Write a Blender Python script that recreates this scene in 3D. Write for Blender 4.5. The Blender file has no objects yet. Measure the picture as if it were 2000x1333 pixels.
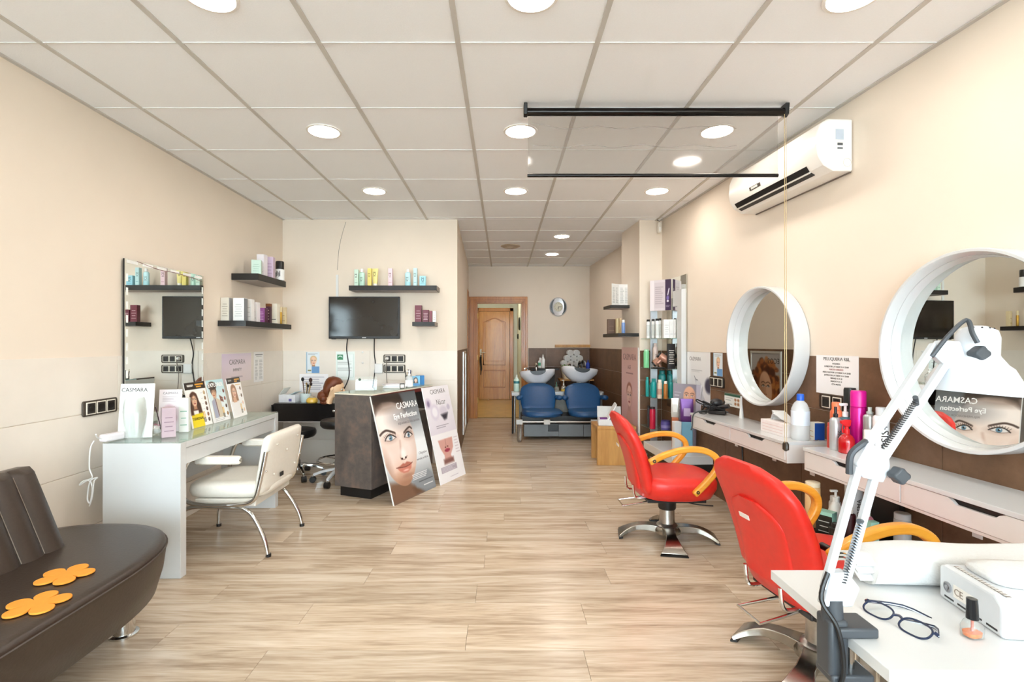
import bpy, bmesh, math, random
import numpy as np
from mathutils import Vector, Matrix, Euler
R = math.radians
random.seed(7)
scene = bpy.context.scene
COL = scene.collection

# ---------------------------------------------------------------- camera
F, CX, CY, H = 982.0, 983.0, 672.0, 1.25          # focal length in px, vanishing point, eye height
cam_d = bpy.data.cameras.new('camera'); cam = bpy.data.objects.new('camera', cam_d); COL.objects.link(cam)
cam_d.sensor_width = 36; cam_d.lens = F / 2000 * 36
cam_d.shift_x = (1000 - CX) / 2000; cam_d.shift_y = (CY - 666.5) / 2000
cam_d.clip_start = 0.02
cam.location = (0, 0, H); cam.rotation_euler = (R(90), 0, 0)
scene.camera = cam
# ---------------------------------------------------------------- sky and exposure
w = bpy.data.worlds.new('sky'); scene.world = w; w.use_nodes = True
w.node_tree.nodes['Background'].inputs[0].default_value = (0.76, 0.89, 1.0, 1)
w.node_tree.nodes['Background'].inputs[1].default_value = 11.0
vs = scene.view_settings
vs.view_transform = 'Standard'; vs.look = 'None'; vs.gamma = 1; vs.use_curve_mapping = False
vs.exposure = 0.58
LAMP = 52.0          # brightness of the ceiling downlights

# ---------------------------------------------------------------- geometry of the room
CEIL = 2.547
def XR(y): return 2.04 - 0.07 * y                 # right wall
def XL(y): return -2.23 - 0.015 * y               # left wall
def XP(y): return -0.482 - 0.0324 * (y - 5.26)    # passage wall
def XC(y): return 1.433 - 0.07 * (y - 5.29)       # column side
YB, YF, Y0 = 5.26, 8.44, -3.0                     # television wall, far wall, shop front
RZR, RZL, RZP = R(-86), R(90.86), R(91.86)
def P(px, py, y): return Vector(((px - CX) * y / F, y, H - (py - CY) * y / F))
def S(px, py, z):
    y = (H - z) * F / (py - CY)
    return Vector(((px - CX) * y / F, y, z))
def yR(px, off=0.0):                              # distance of the right wall seen at a pixel column
    return (2.04 - off) / ((px - CX) / F + 0.07)
def zat(py, y): return H - (py - CY) * y / F

# ---------------------------------------------------------------- colours and materials
def lin(c):
    if isinstance(c, str):
        c = [int(c[i:i + 2], 16) / 255 for i in (0, 2, 4)]
    return tuple(x / 12.92 if x <= 0.04045 else ((x + 0.055) / 1.055) ** 2.4 for x in c[:3])
MATS = {}
def mat(name, col='cccccc', rough=0.5, metal=0.0, var=0.06, scale=12.0, bump=0.0, coat=0.0, spec=0.5, sheen=0, stretch=None, emis=None, sss=0):
    if name in MATS: return MATS[name]
    m = bpy.data.materials.new(name); m.use_nodes = True; MATS[name] = m
    nt = m.node_tree; b = nt.nodes['Principled BSDF']
    c = lin(col)
    tc = nt.nodes.new('ShaderNodeTexCoord'); mp = nt.nodes.new('ShaderNodeMapping')
    nz = nt.nodes.new('ShaderNodeTexNoise'); nz.inputs['Scale'].default_value = scale; nz.inputs['Detail'].default_value = 4
    nt.links.new(tc.outputs['Object'], mp.inputs[0]); nt.links.new(mp.outputs[0], nz.inputs[0])
    if stretch: mp.inputs['Scale'].default_value = stretch
    rp = nt.nodes.new('ShaderNodeValToRGB')
    rp.color_ramp.elements[0].position = 0.3; rp.color_ramp.elements[1].position = 0.7
    rp.color_ramp.elements[0].color = (*[x * (1 - var) for x in c], 1)
    rp.color_ramp.elements[1].color = (*[min(1, x * (1 + var)) for x in c], 1)
    nt.links.new(nz.outputs[0], rp.inputs[0]); nt.links.new(rp.outputs[0], b.inputs['Base Color'])
    b.inputs['Roughness'].default_value = rough; b.inputs['Metallic'].default_value = metal
    b.inputs['Specular IOR Level'].default_value = spec
    if coat: b.inputs['Coat Weight'].default_value = coat; b.inputs['Coat Roughness'].default_value = 0.05
    if sheen: b.inputs['Sheen Weight'].default_value = sheen
    if bump:
        bp = nt.nodes.new('ShaderNodeBump'); bp.inputs['Strength'].default_value = bump; bp.inputs['Distance'].default_value = 0.004
        nt.links.new(nz.outputs[0], bp.inputs['Height']); nt.links.new(bp.outputs[0], b.inputs['Normal'])
    if emis:
        b.inputs['Emission Color'].default_value = (*lin(emis[0]), 1); b.inputs['Emission Strength'].default_value = emis[1]
    return m
def glass(name, col='fcfefd', clear=0.97, rough=0.02, refl=0.6):
    if name in MATS: return MATS[name]
    m = bpy.data.materials.new(name); m.use_nodes = True; MATS[name] = m
    nt = m.node_tree; nt.nodes.clear()
    out = nt.nodes.new('ShaderNodeOutputMaterial'); mx = nt.nodes.new('ShaderNodeMixShader'); mx2 = nt.nodes.new('ShaderNodeMixShader')
    tr = nt.nodes.new('ShaderNodeBsdfTransparent'); gl = nt.nodes.new('ShaderNodeBsdfGlossy'); df = nt.nodes.new('ShaderNodeBsdfDiffuse')
    lw = nt.nodes.new('ShaderNodeLayerWeight'); pw_ = nt.nodes.new('ShaderNodeMath'); pw_.operation = 'POWER'; pw_.inputs[1].default_value = 4.0
    fr = nt.nodes.new('ShaderNodeMath'); fr.operation = 'MULTIPLY_ADD'; fr.inputs[1].default_value = refl; fr.inputs[2].default_value = 0.03
    nt.links.new(lw.outputs['Facing'], pw_.inputs[0]); nt.links.new(pw_.outputs[0], fr.inputs[0])
    tr.inputs[0].default_value = (*lin(col), 1); gl.inputs['Roughness'].default_value = rough; df.inputs[0].default_value = (*lin(col), 1)
    mx2.inputs[0].default_value = 1 - clear
    nt.links.new(tr.outputs[0], mx2.inputs[1]); nt.links.new(df.outputs[0], mx2.inputs[2])
    nt.links.new(fr.outputs[0], mx.inputs[0]); nt.links.new(mx2.outputs[0], mx.inputs[1]); nt.links.new(gl.outputs[0], mx.inputs[2])
    nt.links.new(mx.outputs[0], out.inputs[0])
    return m
def mirror_mat():
    m = mat('mirror_silver', 'e4e8e6', 0.01, 1.0, 0.0); return m
def wood(name, c0, c1, rough=0.4, scale=(1, 12, 12), rnd=False, knots=0.0, coat=0.0, c2=None):
    if name in MATS: return MATS[name]
    m = bpy.data.materials.new(name); m.use_nodes = True; MATS[name] = m
    nt = m.node_tree; b = nt.nodes['Principled BSDF']
    tc = nt.nodes.new('ShaderNodeTexCoord'); mp = nt.nodes.new('ShaderNodeMapping'); mp.inputs['Scale'].default_value = scale
    src = tc.outputs['Object']
    if rnd:
        oi = nt.nodes.new('ShaderNodeObjectInfo'); ml = nt.nodes.new('ShaderNodeMath'); ml.operation = 'MULTIPLY'; ml.inputs[1].default_value = 53.0
        nt.links.new(oi.outputs['Random'], ml.inputs[0])
        ad = nt.nodes.new('ShaderNodeVectorMath'); ad.operation = 'ADD'
        nt.links.new(src, ad.inputs[0]); nt.links.new(ml.outputs[0], ad.inputs[1]); src = ad.outputs[0]
    nt.links.new(src, mp.inputs[0])
    n1 = nt.nodes.new('ShaderNodeTexNoise'); n1.inputs['Scale'].default_value = 1.0; n1.inputs['Detail'].default_value = 6; n1.inputs['Distortion'].default_value = 0.9; n1.inputs['Roughness'].default_value = 0.6
    n2 = nt.nodes.new('ShaderNodeTexNoise'); n2.inputs['Scale'].default_value = 6.0; n2.inputs['Detail'].default_value = 5
    nt.links.new(mp.outputs[0], n1.inputs[0]); nt.links.new(mp.outputs[0], n2.inputs[0])
    mx = nt.nodes.new('ShaderNodeMix'); mx.inputs[0].default_value = 0.3
    nt.links.new(n1.outputs[0], mx.inputs[2]); nt.links.new(n2.outputs[0], mx.inputs[3])
    rp = nt.nodes.new('ShaderNodeValToRGB'); e = rp.color_ramp.elements
    e[0].position = 0.34; e[0].color = (*lin(c0), 1); e[1].position = 0.66; e[1].color = (*lin(c1), 1)
    if c2:
        q = e.new(0.5); q.color = (*lin(c2), 1)
    nt.links.new(mx.outputs[0], rp.inputs[0])
    last = rp.outputs[0]
    if rnd:
        hs = nt.nodes.new('ShaderNodeHueSaturation'); mr = nt.nodes.new('ShaderNodeMapRange')
        mr.inputs[3].default_value = 0.90; mr.inputs[4].default_value = 1.07
        nt.links.new(oi.outputs['Random'], mr.inputs[0]); nt.links.new(mr.outputs[0], hs.inputs['Value']); nt.links.new(last, hs.inputs['Color']); last = hs.outputs[0]
    nt.links.new(last, b.inputs['Base Color']); b.inputs['Roughness'].default_value = rough
    if coat: b.inputs['Coat Weight'].default_value = coat; b.inputs['Coat Roughness'].default_value = 0.12
    return m
def vcol_mat():
    if 'print_ink' in MATS: return MATS['print_ink']
    m = bpy.data.materials.new('print_ink'); m.use_nodes = True; MATS['print_ink'] = m
    nt = m.node_tree; b = nt.nodes['Principled BSDF']
    a = nt.nodes.new('ShaderNodeVertexColor'); a.layer_name = 'ink'
    nt.links.new(a.outputs[0], b.inputs['Base Color']); b.inputs['Roughness'].default_value = 0.32
    return m

# ---------------------------------------------------------------- mesh builder
class MB:
    def __init__(s): s.v = []; s.f = []; s.mark = 0
    def add(s, vs, fs):
        o = len(s.v); s.v += [Vector(p) for p in vs]; s.f += [tuple(i + o for i in f) for f in fs]; return s
    def at(s): s.mark = len(s.v); return s
    def xf(s, M):
        for i in range(s.mark, len(s.v)): s.v[i] = M @ s.v[i]
        return s
    def box(s, x0, x1, y0, y1, z0, z1):
        return s.hexa([(x0, y0), (x1, y0), (x1, y1), (x0, y1)], z0, z1)
    def hexa(s, q, z0, z1): return s.prism(q, z0, z1)
    def prism(s, pts, z0, z1):
        n = len(pts); a = sum(pts[i][0] * pts[(i + 1) % n][1] - pts[(i + 1) % n][0] * pts[i][1] for i in range(n))
        if a < 0: pts = pts[::-1]
        vs = [(p[0], p[1], z0) for p in pts] + [(p[0], p[1], z1) for p in pts]
        fs = [tuple(range(n))[::-1], tuple(range(n, 2 * n))] + [(i, (i + 1) % n, n + (i + 1) % n, n + i) for i in range(n)]
        return s.add(vs, fs)
    def prism_y(s, pts, y0, y1):                  # outline in x,z pushed along y
        k = len(s.v); s.prism(pts, -y1, -y0)
        for i in range(k, len(s.v)): v = s.v[i]; s.v[i] = Vector((v.x, -v.z, v.y))
        return s
    def prism_x(s, pts, x0, x1):                  # outline in y,z pushed along x
        k = len(s.v); s.prism(pts, x0, x1)
        for i in range(k, len(s.v)): v = s.v[i]; s.v[i] = Vector((v.z, v.x, v.y))
        return s
    def rings(s, rings, cap=True, closed=False):
        n = len(rings[0]); o = len(s.v)
        for r in rings: s.v += [Vector(p) for p in r]
        m = len(rings)
        for j in range(m if closed else m - 1):
            a = o + j * n; b = o + ((j + 1) % m) * n
            for i in range(n): s.f.append((a + i, a + (i + 1) % n, b + (i + 1) % n, b + i))
        if cap and not closed:
            s.f.append(tuple(o + i for i in range(n))[::-1]); s.f.append(tuple(o + (m - 1) * n + i for i in range(n)))
        return s
    def cyl(s, p0, p1, r0, r1=None, n=16):
        r1 = r0 if r1 is None else r1
        return s.tube([p0, p1], [r0, r1], n)
    def tube(s, pts, r, n=8, closed=False, sm=0):
        pts = [Vector(p) for p in pts]
        if sm: pts = smooth(pts, sm, closed)
        m = len(pts)
        if not isinstance(r, (list, tuple)): r = [r] * m
        elif len(r) != m: r = [r[min(len(r) - 1, int(i * (len(r) - 1) / (m - 1) + .5))] for i in range(m)]
        up = None; rg = []
        for i in range(m):
            a = pts[(i - 1) % m] if (i or closed) else pts[0]; b = pts[(i + 1) % m] if (i < m - 1 or closed) else pts[-1]
            t = (b - a).normalized() if (b - a).length > 1e-9 else Vector((0, 0, 1))
            if up is None:
                up = Vector((0, 0, 1)) if abs(t.z) < 0.9 else Vector((1, 0, 0))
            u = (up - t * up.dot(t)); u = u.normalized() if u.length > 1e-6 else t.orthogonal().normalized()
            up = u; vv = t.cross(u)
            rg.append([pts[i] + (u * math.cos(2 * math.pi * k / n) + vv * math.sin(2 * math.pi * k / n)) * r[i] for k in range(n)])
        return s.rings(rg, True, closed)
    def lathe(s, prof, n=20, c=(0, 0, 0), cap=True):
        c = Vector(c)
        return s.rings([[c + Vector((max(r, 1e-4) * math.cos(2 * math.pi * k / n), max(r, 1e-4) * math.sin(2 * math.pi * k / n), z)) for k in range(n)] for r, z in prof], cap)
    def loft(s, secs, n=28, pw=3.0):              # (cx, cy, z, rx, ry[, power]) stacked super-ellipses
        rg = []
        for q in secs:
            cx, cy, z, rx, ry = q[:5]; p = q[5] if len(q) > 5 else pw; r = []
            for k in range(n):
                a = 2 * math.pi * (k + .5) / n; c, d = math.cos(a), math.sin(a)
                r.append(Vector((cx + rx * math.copysign(abs(c) ** (2 / p), c), cy + ry * math.copysign(abs(d) ** (2 / p), d), z)))
            rg.append(r)
        return s.rings(rg)
    def ell(s, c, r, nu=16, nv=10):
        c = Vector(c); r = r if isinstance(r, (tuple, list)) else (r, r, r)
        return s.rings([[c + Vector((r[0] * math.sin(a) * math.cos(2 * math.pi * k / nu), r[1] * math.sin(a) * math.sin(2 * math.pi * k / nu), -r[2] * math.cos(a))) for k in range(nu)]
                        for a in [0.02 + (math.pi - 0.04) * j / nv for j in range(nv + 1)]])
    def ribbon(s, pts, ws, th, lat, sm=0):        # strip with its own width at every point
        pts = [Vector(p) for p in pts]; lat = Vector(lat).normalized()
        if sm:
            ws = list(ws); k = len(pts); pts2 = smooth(pts, sm); m = len(pts2)
            ws = [ws[int(i * (k - 1) / (m - 1))] + (ws[min(k - 1, int(i * (k - 1) / (m - 1)) + 1)] - ws[int(i * (k - 1) / (m - 1))]) * ((i * (k - 1) / (m - 1)) % 1) for i in range(m)]
            pts = pts2
        m = len(pts); th = th if isinstance(th, (list, tuple)) else [th] * m; rg = []
        if len(th) != m: th = [th[0] + (th[-1] - th[0]) * i / (m - 1) for i in range(m)]
        for i in range(m):
            t = (pts[min(i + 1, m - 1)] - pts[max(i - 1, 0)]).normalized(); nn = lat.cross(t).normalized()
            a = lat * ws[i] / 2; b = nn * th[i] / 2
            rg.append([pts[i] - a - b, pts[i] + a - b, pts[i] + a + b, pts[i] - a + b])
        return s.rings(rg)
    def build(s, name, m, parent=None, smooth=True, bevel=0, seg=2, sub=0, loc=None, rot=None, ang=38):
        me = bpy.data.meshes.new(name); me.from_pydata([tuple(p) for p in s.v], [], s.f)
        bm = bmesh.new(); bm.from_mesh(me); bmesh.ops.recalc_face_normals(bm, faces=bm.faces); bm.to_mesh(me); bm.free()
        if smooth:
            me.polygons.foreach_set('use_smooth', [True] * len(me.polygons)); me.set_sharp_from_angle(angle=R(ang))
        me.materials.append(m)
        o = bpy.data.objects.new(name, me); COL.objects.link(o)
        if parent: o.parent = parent
        if loc is not None: o.location = loc
        if rot is not None: o.rotation_euler = rot
        if bevel:
            b = o.modifiers.new('bevel', 'BEVEL'); b.width = bevel; b.segments = seg; b.limit_method = 'ANGLE'; b.angle_limit = R(30)
        if sub:
            b = o.modifiers.new('sub', 'SUBSURF'); b.levels = sub; b.render_levels = sub
        return o
def smooth(pts, k, closed=False):
    out = []; n = len(pts)
    for i in range(n if closed else n - 1):
        p0 = pts[(i - 1) % n] if (i or closed) else pts[0]; p1 = pts[i]; p2 = pts[(i + 1) % n]; p3 = pts[(i + 2) % n] if (i < n - 2 or closed) else pts[-1]
        for j in range(k):
            t = j / k
            out.append(0.5 * ((2 * p1) + (p2 - p0) * t + (2 * p0 - 5 * p1 + 4 * p2 - p3) * t * t + (3 * p1 - p0 - 3 * p2 + p3) * t ** 3))
    if not closed: out.append(pts[-1])
    return out
def thing(name, label, cat, loc=(0, 0, 0), rz=0, group=None, rot=None):
    o = bpy.data.objects.new(name, None); COL.objects.link(o); o.empty_display_size = 0.05
    o.location = loc; o.rotation_euler = rot if rot is not None else (0, 0, rz)
    return tag(o, label, cat, group)
def tag(o, label, cat, group=None):
    o['label'] = label; o['category'] = cat
    if group: o['group'] = group
    return o
def struct(o): o['kind'] = 'structure'; return o
def dup(root, loc=None, rz=None, label=None, group=None):
    def cp(o, par):
        c = o.copy(); COL.objects.link(c); c.parent = par
        for ch in o.children: cp(ch, c)
        return c
    r = cp(root, None)
    if loc is not None: r.location = loc
    if rz is not None: r.rotation_euler = (0, 0, rz)
    if label: r['label'] = label
    if group: r['group'] = group
    return r
def txt(s, size, m, parent, loc, align='CENTER', rot=0.0, sx=1.0, shear=0.0, bold=0.0, name='lettering', flat=False, rotm=None):
    cu = bpy.data.curves.new('t', 'FONT'); cu.body = s; cu.size = size; cu.align_x = align; cu.extrude = 0.0003; cu.resolution_u = 2
    cu.shear = shear; cu.offset = bold
    t = bpy.data.objects.new('t', cu); COL.objects.link(t)
    bpy.context.view_layer.update()
    me = bpy.data.meshes.new_from_object(t.evaluated_get(bpy.context.evaluated_depsgraph_get()))
    bpy.data.objects.remove(t); bpy.data.curves.remove(cu)
    M = Matrix.Translation(loc) @ (rotm if rotm is not None else (Matrix.Identity(4) if flat else Matrix.Rotation(R(90), 4, 'X'))) @ Matrix.Rotation(rot, 4, 'Z') @ Matrix.Diagonal((sx, 1, 1, 1))
    me.transform(M); me.materials.clear(); me.materials.append(m); me.name = name
    o = bpy.data.objects.new(name, me); COL.objects.link(o); o.parent = parent
    return o

# ---------------------------------------------------------------- flat prints: a fine grid of ink colours
def rgb(c): return np.array([int(c[i:i + 2], 16) / 255 for i in (0, 2, 4)])
class Art:
    def __init__(s, w, h, nx, bg='ffffff'):
        s.w, s.h, s.nx = w, h, nx; s.ny = max(2, int(nx * h / w)); s.a = w / h
        u = np.linspace(0, 1, s.nx); v = np.linspace(0, 1, s.ny); s.U, s.V = np.meshgrid(u, v)   # v counts down from the top edge
        s.X = s.U * s.a; s.Y = s.V
        s.C = np.ones((s.ny, s.nx, 3)) * rgb(bg)
    def mix(s, m, col, al=1.0):
        m = np.clip(m, 0, 1)[..., None] * al; s.C = s.C * (1 - m) + (rgb(col) if isinstance(col, str) else col) * m; return s
    def grad(s, c0, c1, ang=90, p0=0.0, p1=1.0, m=None, al=1.0):
        t = s.U * math.cos(R(ang)) + s.V * math.sin(R(ang)); t = np.clip((t - p0) / (p1 - p0), 0, 1)[..., None]
        g = rgb(c0) * (1 - t) + rgb(c1) * t
        mm = np.ones_like(s.U) if m is None else m
        s.C = s.C * (1 - np.clip(mm, 0, 1)[..., None] * al) + g * np.clip(mm, 0, 1)[..., None] * al; return s
    def m_ell(s, cx, cy, rx, ry, soft=0.15, rot=0):
        dx = (s.X - cx * s.a); dy = s.Y - cy; c, d = math.cos(R(rot)), math.sin(R(rot))
        x = dx * c + dy * d; y = -dx * d + dy * c
        return np.clip((1 - np.sqrt((x / (rx * s.a)) ** 2 + (y / ry) ** 2)) / soft + .5, 0, 1)
    def ell(s, cx, cy, rx, ry, col, soft=0.15, rot=0, al=1.0): return s.mix(s.m_ell(cx, cy, rx, ry, soft, rot), col, al)
    def m_poly(s, pts, soft=0.01):
        P_ = [(p[0] * s.a, p[1]) for p in pts]; n = len(P_); ins = np.zeros_like(s.X, bool); d = np.full_like(s.X, 9.0)
        for i in range(n):
            x0, y0 = P_[i]; x1, y1 = P_[(i + 1) % n]
            if abs(y1 - y0) > 1e-12:
                ins ^= ((y0 > s.Y) != (y1 > s.Y)) & (s.X < (x1 - x0) * (s.Y - y0) / (y1 - y0) + x0)
            d = np.minimum(d, s.dseg(x0, y0, x1, y1))
        return np.clip(np.where(ins, d, -d) / soft + .5, 0, 1)
    def dseg(s, x0, y0, x1, y1):
        dx, dy = x1 - x0, y1 - y0; L = dx * dx + dy * dy + 1e-12
        t = np.clip(((s.X - x0) * dx + (s.Y - y0) * dy) / L, 0, 1)
        return np.hypot(s.X - x0 - t * dx, s.Y - y0 - t * dy)
    def poly(s, pts, col, soft=0.01, al=1.0): return s.mix(s.m_poly(pts, soft), col, al)
    def rect(s, x0, y0, x1, y1, col, soft=0.006, al=1.0): return s.poly([(x0, y0), (x1, y0), (x1, y1), (x0, y1)], col, soft, al)
    def line(s, pts, wd, col, soft=0.006, al=1.0, sm=0):
        q = [Vector((p[0] * s.a, p[1], 0)) for p in pts]
        if sm: q = smooth(q, sm)
        d = np.full_like(s.X, 9.0)
        for i in range(len(q) - 1): d = np.minimum(d, s.dseg(q[i].x, q[i].y, q[i + 1].x, q[i + 1].y))
        return s.mix(np.clip((wd / 2 - d) / soft + .5, 0, 1), col, al)
    def lines(s, x0, x1, y0, y1, n, col, th=0.3, al=0.7, seed=1):     # rows of small print too fine to read
        rr = random.Random(seed)
        for i in range(n):
            y = y0 + (y1 - y0) * (i + .5) / n; e = x1 - (x1 - x0) * rr.random() * .35
            s.rect(x0, y - (y1 - y0) / n * th / 2, e, y + (y1 - y0) / n * th / 2, col, 0.004, al)
        return s
    def noise(s, amt, seed=3, k=1):
        r = np.random.RandomState(seed).rand(s.ny // k + 2, s.nx // k + 2); r = np.kron(r, np.ones((k, k)))[:s.ny, :s.nx]
        s.C = np.clip(s.C + (r[..., None] - .5) * amt, 0, 1); return s
    def build(s, parent, y=-0.001, x0=None, z0=0.0, name='print', flat=False):
        x0 = -s.w / 2 if x0 is None else x0
        me = bpy.data.meshes.new(name); nx, ny = s.nx, s.ny
        X = (x0 + s.U * s.w).ravel(); Z = (z0 + (1 - s.V) * s.h).ravel(); co = np.empty((nx * ny, 3))
        co[:, 0] = X; co[:, 1] = y; co[:, 2] = Z
        if flat: co[:, 1] = Z; co[:, 2] = y
        i = np.arange((ny - 1) * nx).reshape(ny - 1, nx)[:, :-1].ravel()
        q = np.stack([i, i + nx, i + nx + 1, i + 1], 1)
        me.vertices.add(nx * ny); me.vertices.foreach_set('co', co.ravel())
        me.loops.add(q.size); me.loops.foreach_set('vertex_index', q.ravel().astype(np.int32))
        me.polygons.add(len(q)); me.polygons.foreach_set('loop_start', np.arange(0, q.size, 4, dtype=np.int32))
        me.update(calc_edges=True)
        c = np.clip(s.C, 0, 1); l = np.where(c <= 0.04045, c / 12.92, ((c + 0.055) / 1.055) ** 2.4).reshape(-1, 3)
        at = me.color_attributes.new('ink', 'FLOAT_COLOR', 'POINT'); at.data.foreach_set('color', np.concatenate([l, np.ones((len(l), 1))], 1).ravel())
        me.materials.append(vcol_mat())
        o = bpy.data.objects.new(name, me); COL.objects.link(o); o.parent = parent
        return o
def face(a, cx, cy, s, skin='e8c3a6', hair='6b4328', turn=0.0, lips='b9524a', shade='b98a6b', hairstyle='long', iris='4a3a2c'):
    """a plain generic face: cx, cy the middle of the face, s half its height, all as parts of the picture"""
    A = 1 / a.a
    def X(x): return cx + x * s * A
    def Y(y): return cy + y * s
    rx = .72 * s * A
    if hairstyle == 'long':
        a.ell(cx, Y(-.15), rx * 1.45, s * 1.25, hair, .2); a.poly([(X(-1.05), Y(-.2)), (X(1.05), Y(-.2)), (X(1.25), Y(1.7)), (X(-1.25), Y(1.7))], hair, .03)
    elif hairstyle == 'short': a.ell(cx, Y(-.35), rx * 1.35, s * 1.0, hair, .2)
    elif hairstyle == 'up': a.ell(cx, Y(-.45), rx * 1.15, s * .85, hair, .25)
    a.poly([(X(-.35), Y(.5)), (X(.35), Y(.5)), (X(.42), Y(1.5)), (X(-.42), Y(1.5))], shade, .02)
    a.ell(cx, cy, rx, s, skin, .12); a.ell(X(.55 if turn <= 0 else -.55), Y(.15), rx * .35, s * .75, shade, .9, 0, .5)
    t = turn * .25
    for sg in (-1, 1):
        ex = X(sg * .34 + t); a.ell(ex, Y(-.08), .16 * s * A, s * .07, 'f5efe9', .3); a.ell(ex, Y(-.08), .075 * s * A, s * .075, iris, .3)
        a.line([(ex - .2 * s * A, Y(-.08)), (ex, Y(-.17)), (ex + .2 * s * A, Y(-.08))], .035 * s, '33241c', .012, 1, 4)
        a.line([(ex - .22 * s * A, Y(-.29)), (ex, Y(-.37)), (ex + .22 * s * A, Y(-.29))], .06 * s, hair, .02, .9, 4)
    a.line([(X(.06 + t), Y(-.1)), (X(.1 + t), Y(.25))], .05 * s, shade, .05, .6)
    for sg in (-1, 1): a.ell(X(t + sg * .1), Y(.3), .05 * s * A, .035 * s, '7a4a38', .6)
    a.ell(X(t), Y(.56), .27 * s * A, .1 * s, lips, .35); a.line([(X(t - .27), Y(.55)), (X(t), Y(.57)), (X(t + .27), Y(.55))], .025 * s, '7c2f2b', .012)
    if hairstyle in ('long', 'short'):
        a.poly([(X(-.85), Y(-.1)), (X(-.8), Y(-1.0)), (X(.2), Y(-1.15)), (X(.0), Y(-.75)), (X(-.5), Y(-.5))], hair, .04)
        a.poly([(X(.85), Y(-.1)), (X(.8), Y(-1.0)), (X(-.1), Y(-1.15)), (X(.1), Y(-.8)), (X(.6), Y(-.5))], hair, .04)
    return a
# ================================================================ materials of the room
PAINT = mat('wall_paint', 'ebddcc', 0.75, 0, 0.015, 3, 0.05)
PAINT_TILE = mat('painted_tile', 'e9e0d4', 0.5, 0, 0.03, 5, 0.03)
def brown_tile_mat():
    m = mat('brown_tile', '5d4434', 0.46, 0, 0.0)
    nt = m.node_tree; b = nt.nodes['Principled BSDF']
    nz = [n for n in nt.nodes if n.type == 'TEX_NOISE'][0]; nz.inputs['Scale'].default_value = 5; nz.inputs['Detail'].default_value = 9; nz.inputs['Roughness'].default_value = .7
    e = [n for n in nt.nodes if n.type == 'VALTORGB'][0].color_ramp.elements
    e[0].color = (*lin('583d28'), 1); e[1].color = (*lin('7a5a41'), 1)
    return m
BROWN = brown_tile_mat()
GROUT = mat('grout', '8a7666', 0.9)
CEILM = mat('ceiling_panel', 'f7f8fa', 0.85, 0, 0.012, 160, 0.12)
BAR = mat('ceiling_bar', 'c9c4bd', 0.5, 0, 0.02)
PLANK = wood('laminate_plank', '9c8670', 'dfd1be', 0.25, (1.2, 15, 15), True, c2='c8b49c')
DARKGAP = mat('plank_gap', '6b5a49', 0.9)
WHITE = mat('white_plastic', 'e4e4e2', 0.4, 0, 0.015)
WHITEG = mat('white_lacquer', 'd3d5d5', 0.25, 0, 0.012, 3, 0, 0.3)
BLACK = mat('black_plastic', '131314', 0.4, 0, 0.1)
BLACKW = mat('black_wood', '1a1715', 0.45, 0, 0.2, 30, 0.1)
CHROME = mat('chrome', 'd6d6d4', 0.12, 1.0, 0.03)
STEEL = mat('brushed_steel', 'b4b1ac', 0.3, 1.0, 0.08, 60)
SILVER = mat('silver_paint', 'a6a7a8', 0.4, 0.5, 0.05)
INK = mat('black_ink', '262220', 0.6); INKG = mat('grey_ink', '7d7778', 0.6); INKW = mat('white_ink', 'ffffff', 0.5)
PAPER = mat('paper', 'f4f2f0', 0.7, 0, 0.01)
OAK = wood('oak_veneer', 'b07c3e', 'cf9c58', 0.4, (11, 11, 1.3))
DOORW = wood('door_wood', 'b8742a', 'dfa352', 0.35, (14, 14, 1.2), False, 0, 0.3)
FRAMEW = wood('frame_wood', 'a8601a', 'd08c3a', 0.32, (20, 20, 1.0), False, 0, 0.3)
GLASS = glass('clear_glass'); GLASSG = glass('green_edge_glass', 'f6fcf9', 0.95)
MIRROR = mirror_mat()

def empty(name, parent=None):
    o = bpy.data.objects.new(name, None); COL.objects.link(o)
    if parent: o.parent = parent
    return o
# ---------------------------------------------------------------- floor
fl = MB().hexa([(XL(Y0) - .1, Y0), (XR(Y0) + .1, Y0), (XR(YF) + .1, YF + .12), (XL(YF) - .1, YF + .12)], -0.06, -0.009).build('floor', DARKGAP); struct(fl)
pw, pl, g = 0.187, 1.285, 0.0007
def wl(y): return (XL(y) if y < YB else XP(y)) + .004
def wr(y): return XR(y) - .004
y = Y0; row = 0
while y < YF:
    y1 = min(y + pw, YF); x = -3.2 - (row * 0.47 % 1) * pl + random.uniform(-.12, .12)
    while x < 2.6:
        def cl(xx, yy): return min(max(xx, wl(yy)), wr(yy))
        q = [(cl(x + g, y + g), y + g), (cl(x + pl - g, y + g), y + g), (cl(x + pl - g, y1 - g), y1 - g), (cl(x + g, y1 - g), y1 - g)]
        if min(q[1][0] - q[0][0], q[2][0] - q[3][0]) > .02 and y1 > 0.6:
            MB().prism(q, -.008, 0).build('floor_plank', PLANK, fl, False)
        x += pl
    y = y1; row += 1
# ---------------------------------------------------------------- ceiling
ce = MB().hexa([(XL(Y0) - .1, Y0 - .1), (XR(Y0) + .1, Y0 - .1), (XR(YF) + .1, YF + .1), (XL(YF) - .1, YF + .1)], CEIL + .03, CEIL + .1).build('ceiling', mat('ceiling_void', '8f8a84', .9)); struct(ce)
GX = [-0.195 + .6 * k for k in range(-5, 5)]; GY = [2.17 + .6 * k for k in range(-9, 12)]
def wlc(y): return (XL(y) if y < YB + 1e-6 else XP(y)) + .001
def wrc(y): return XR(y) - .001
LIGHTS = [(-1.095, -1.73), (.105, -1.73), (1.305, -1.73), (-1.095, -.53), (.105, -.53), (1.305, -.53), (-1.095, 1.87), (.105, 1.87), (1.305, 1.87), (-1.095, 3.07), (.105, 3.07), (1.305, 3.07), (-1.095, 4.27), (.105, 4.27), (1.305, 4.27), (.705, 6.07), (.705, 7.27)]
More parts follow.
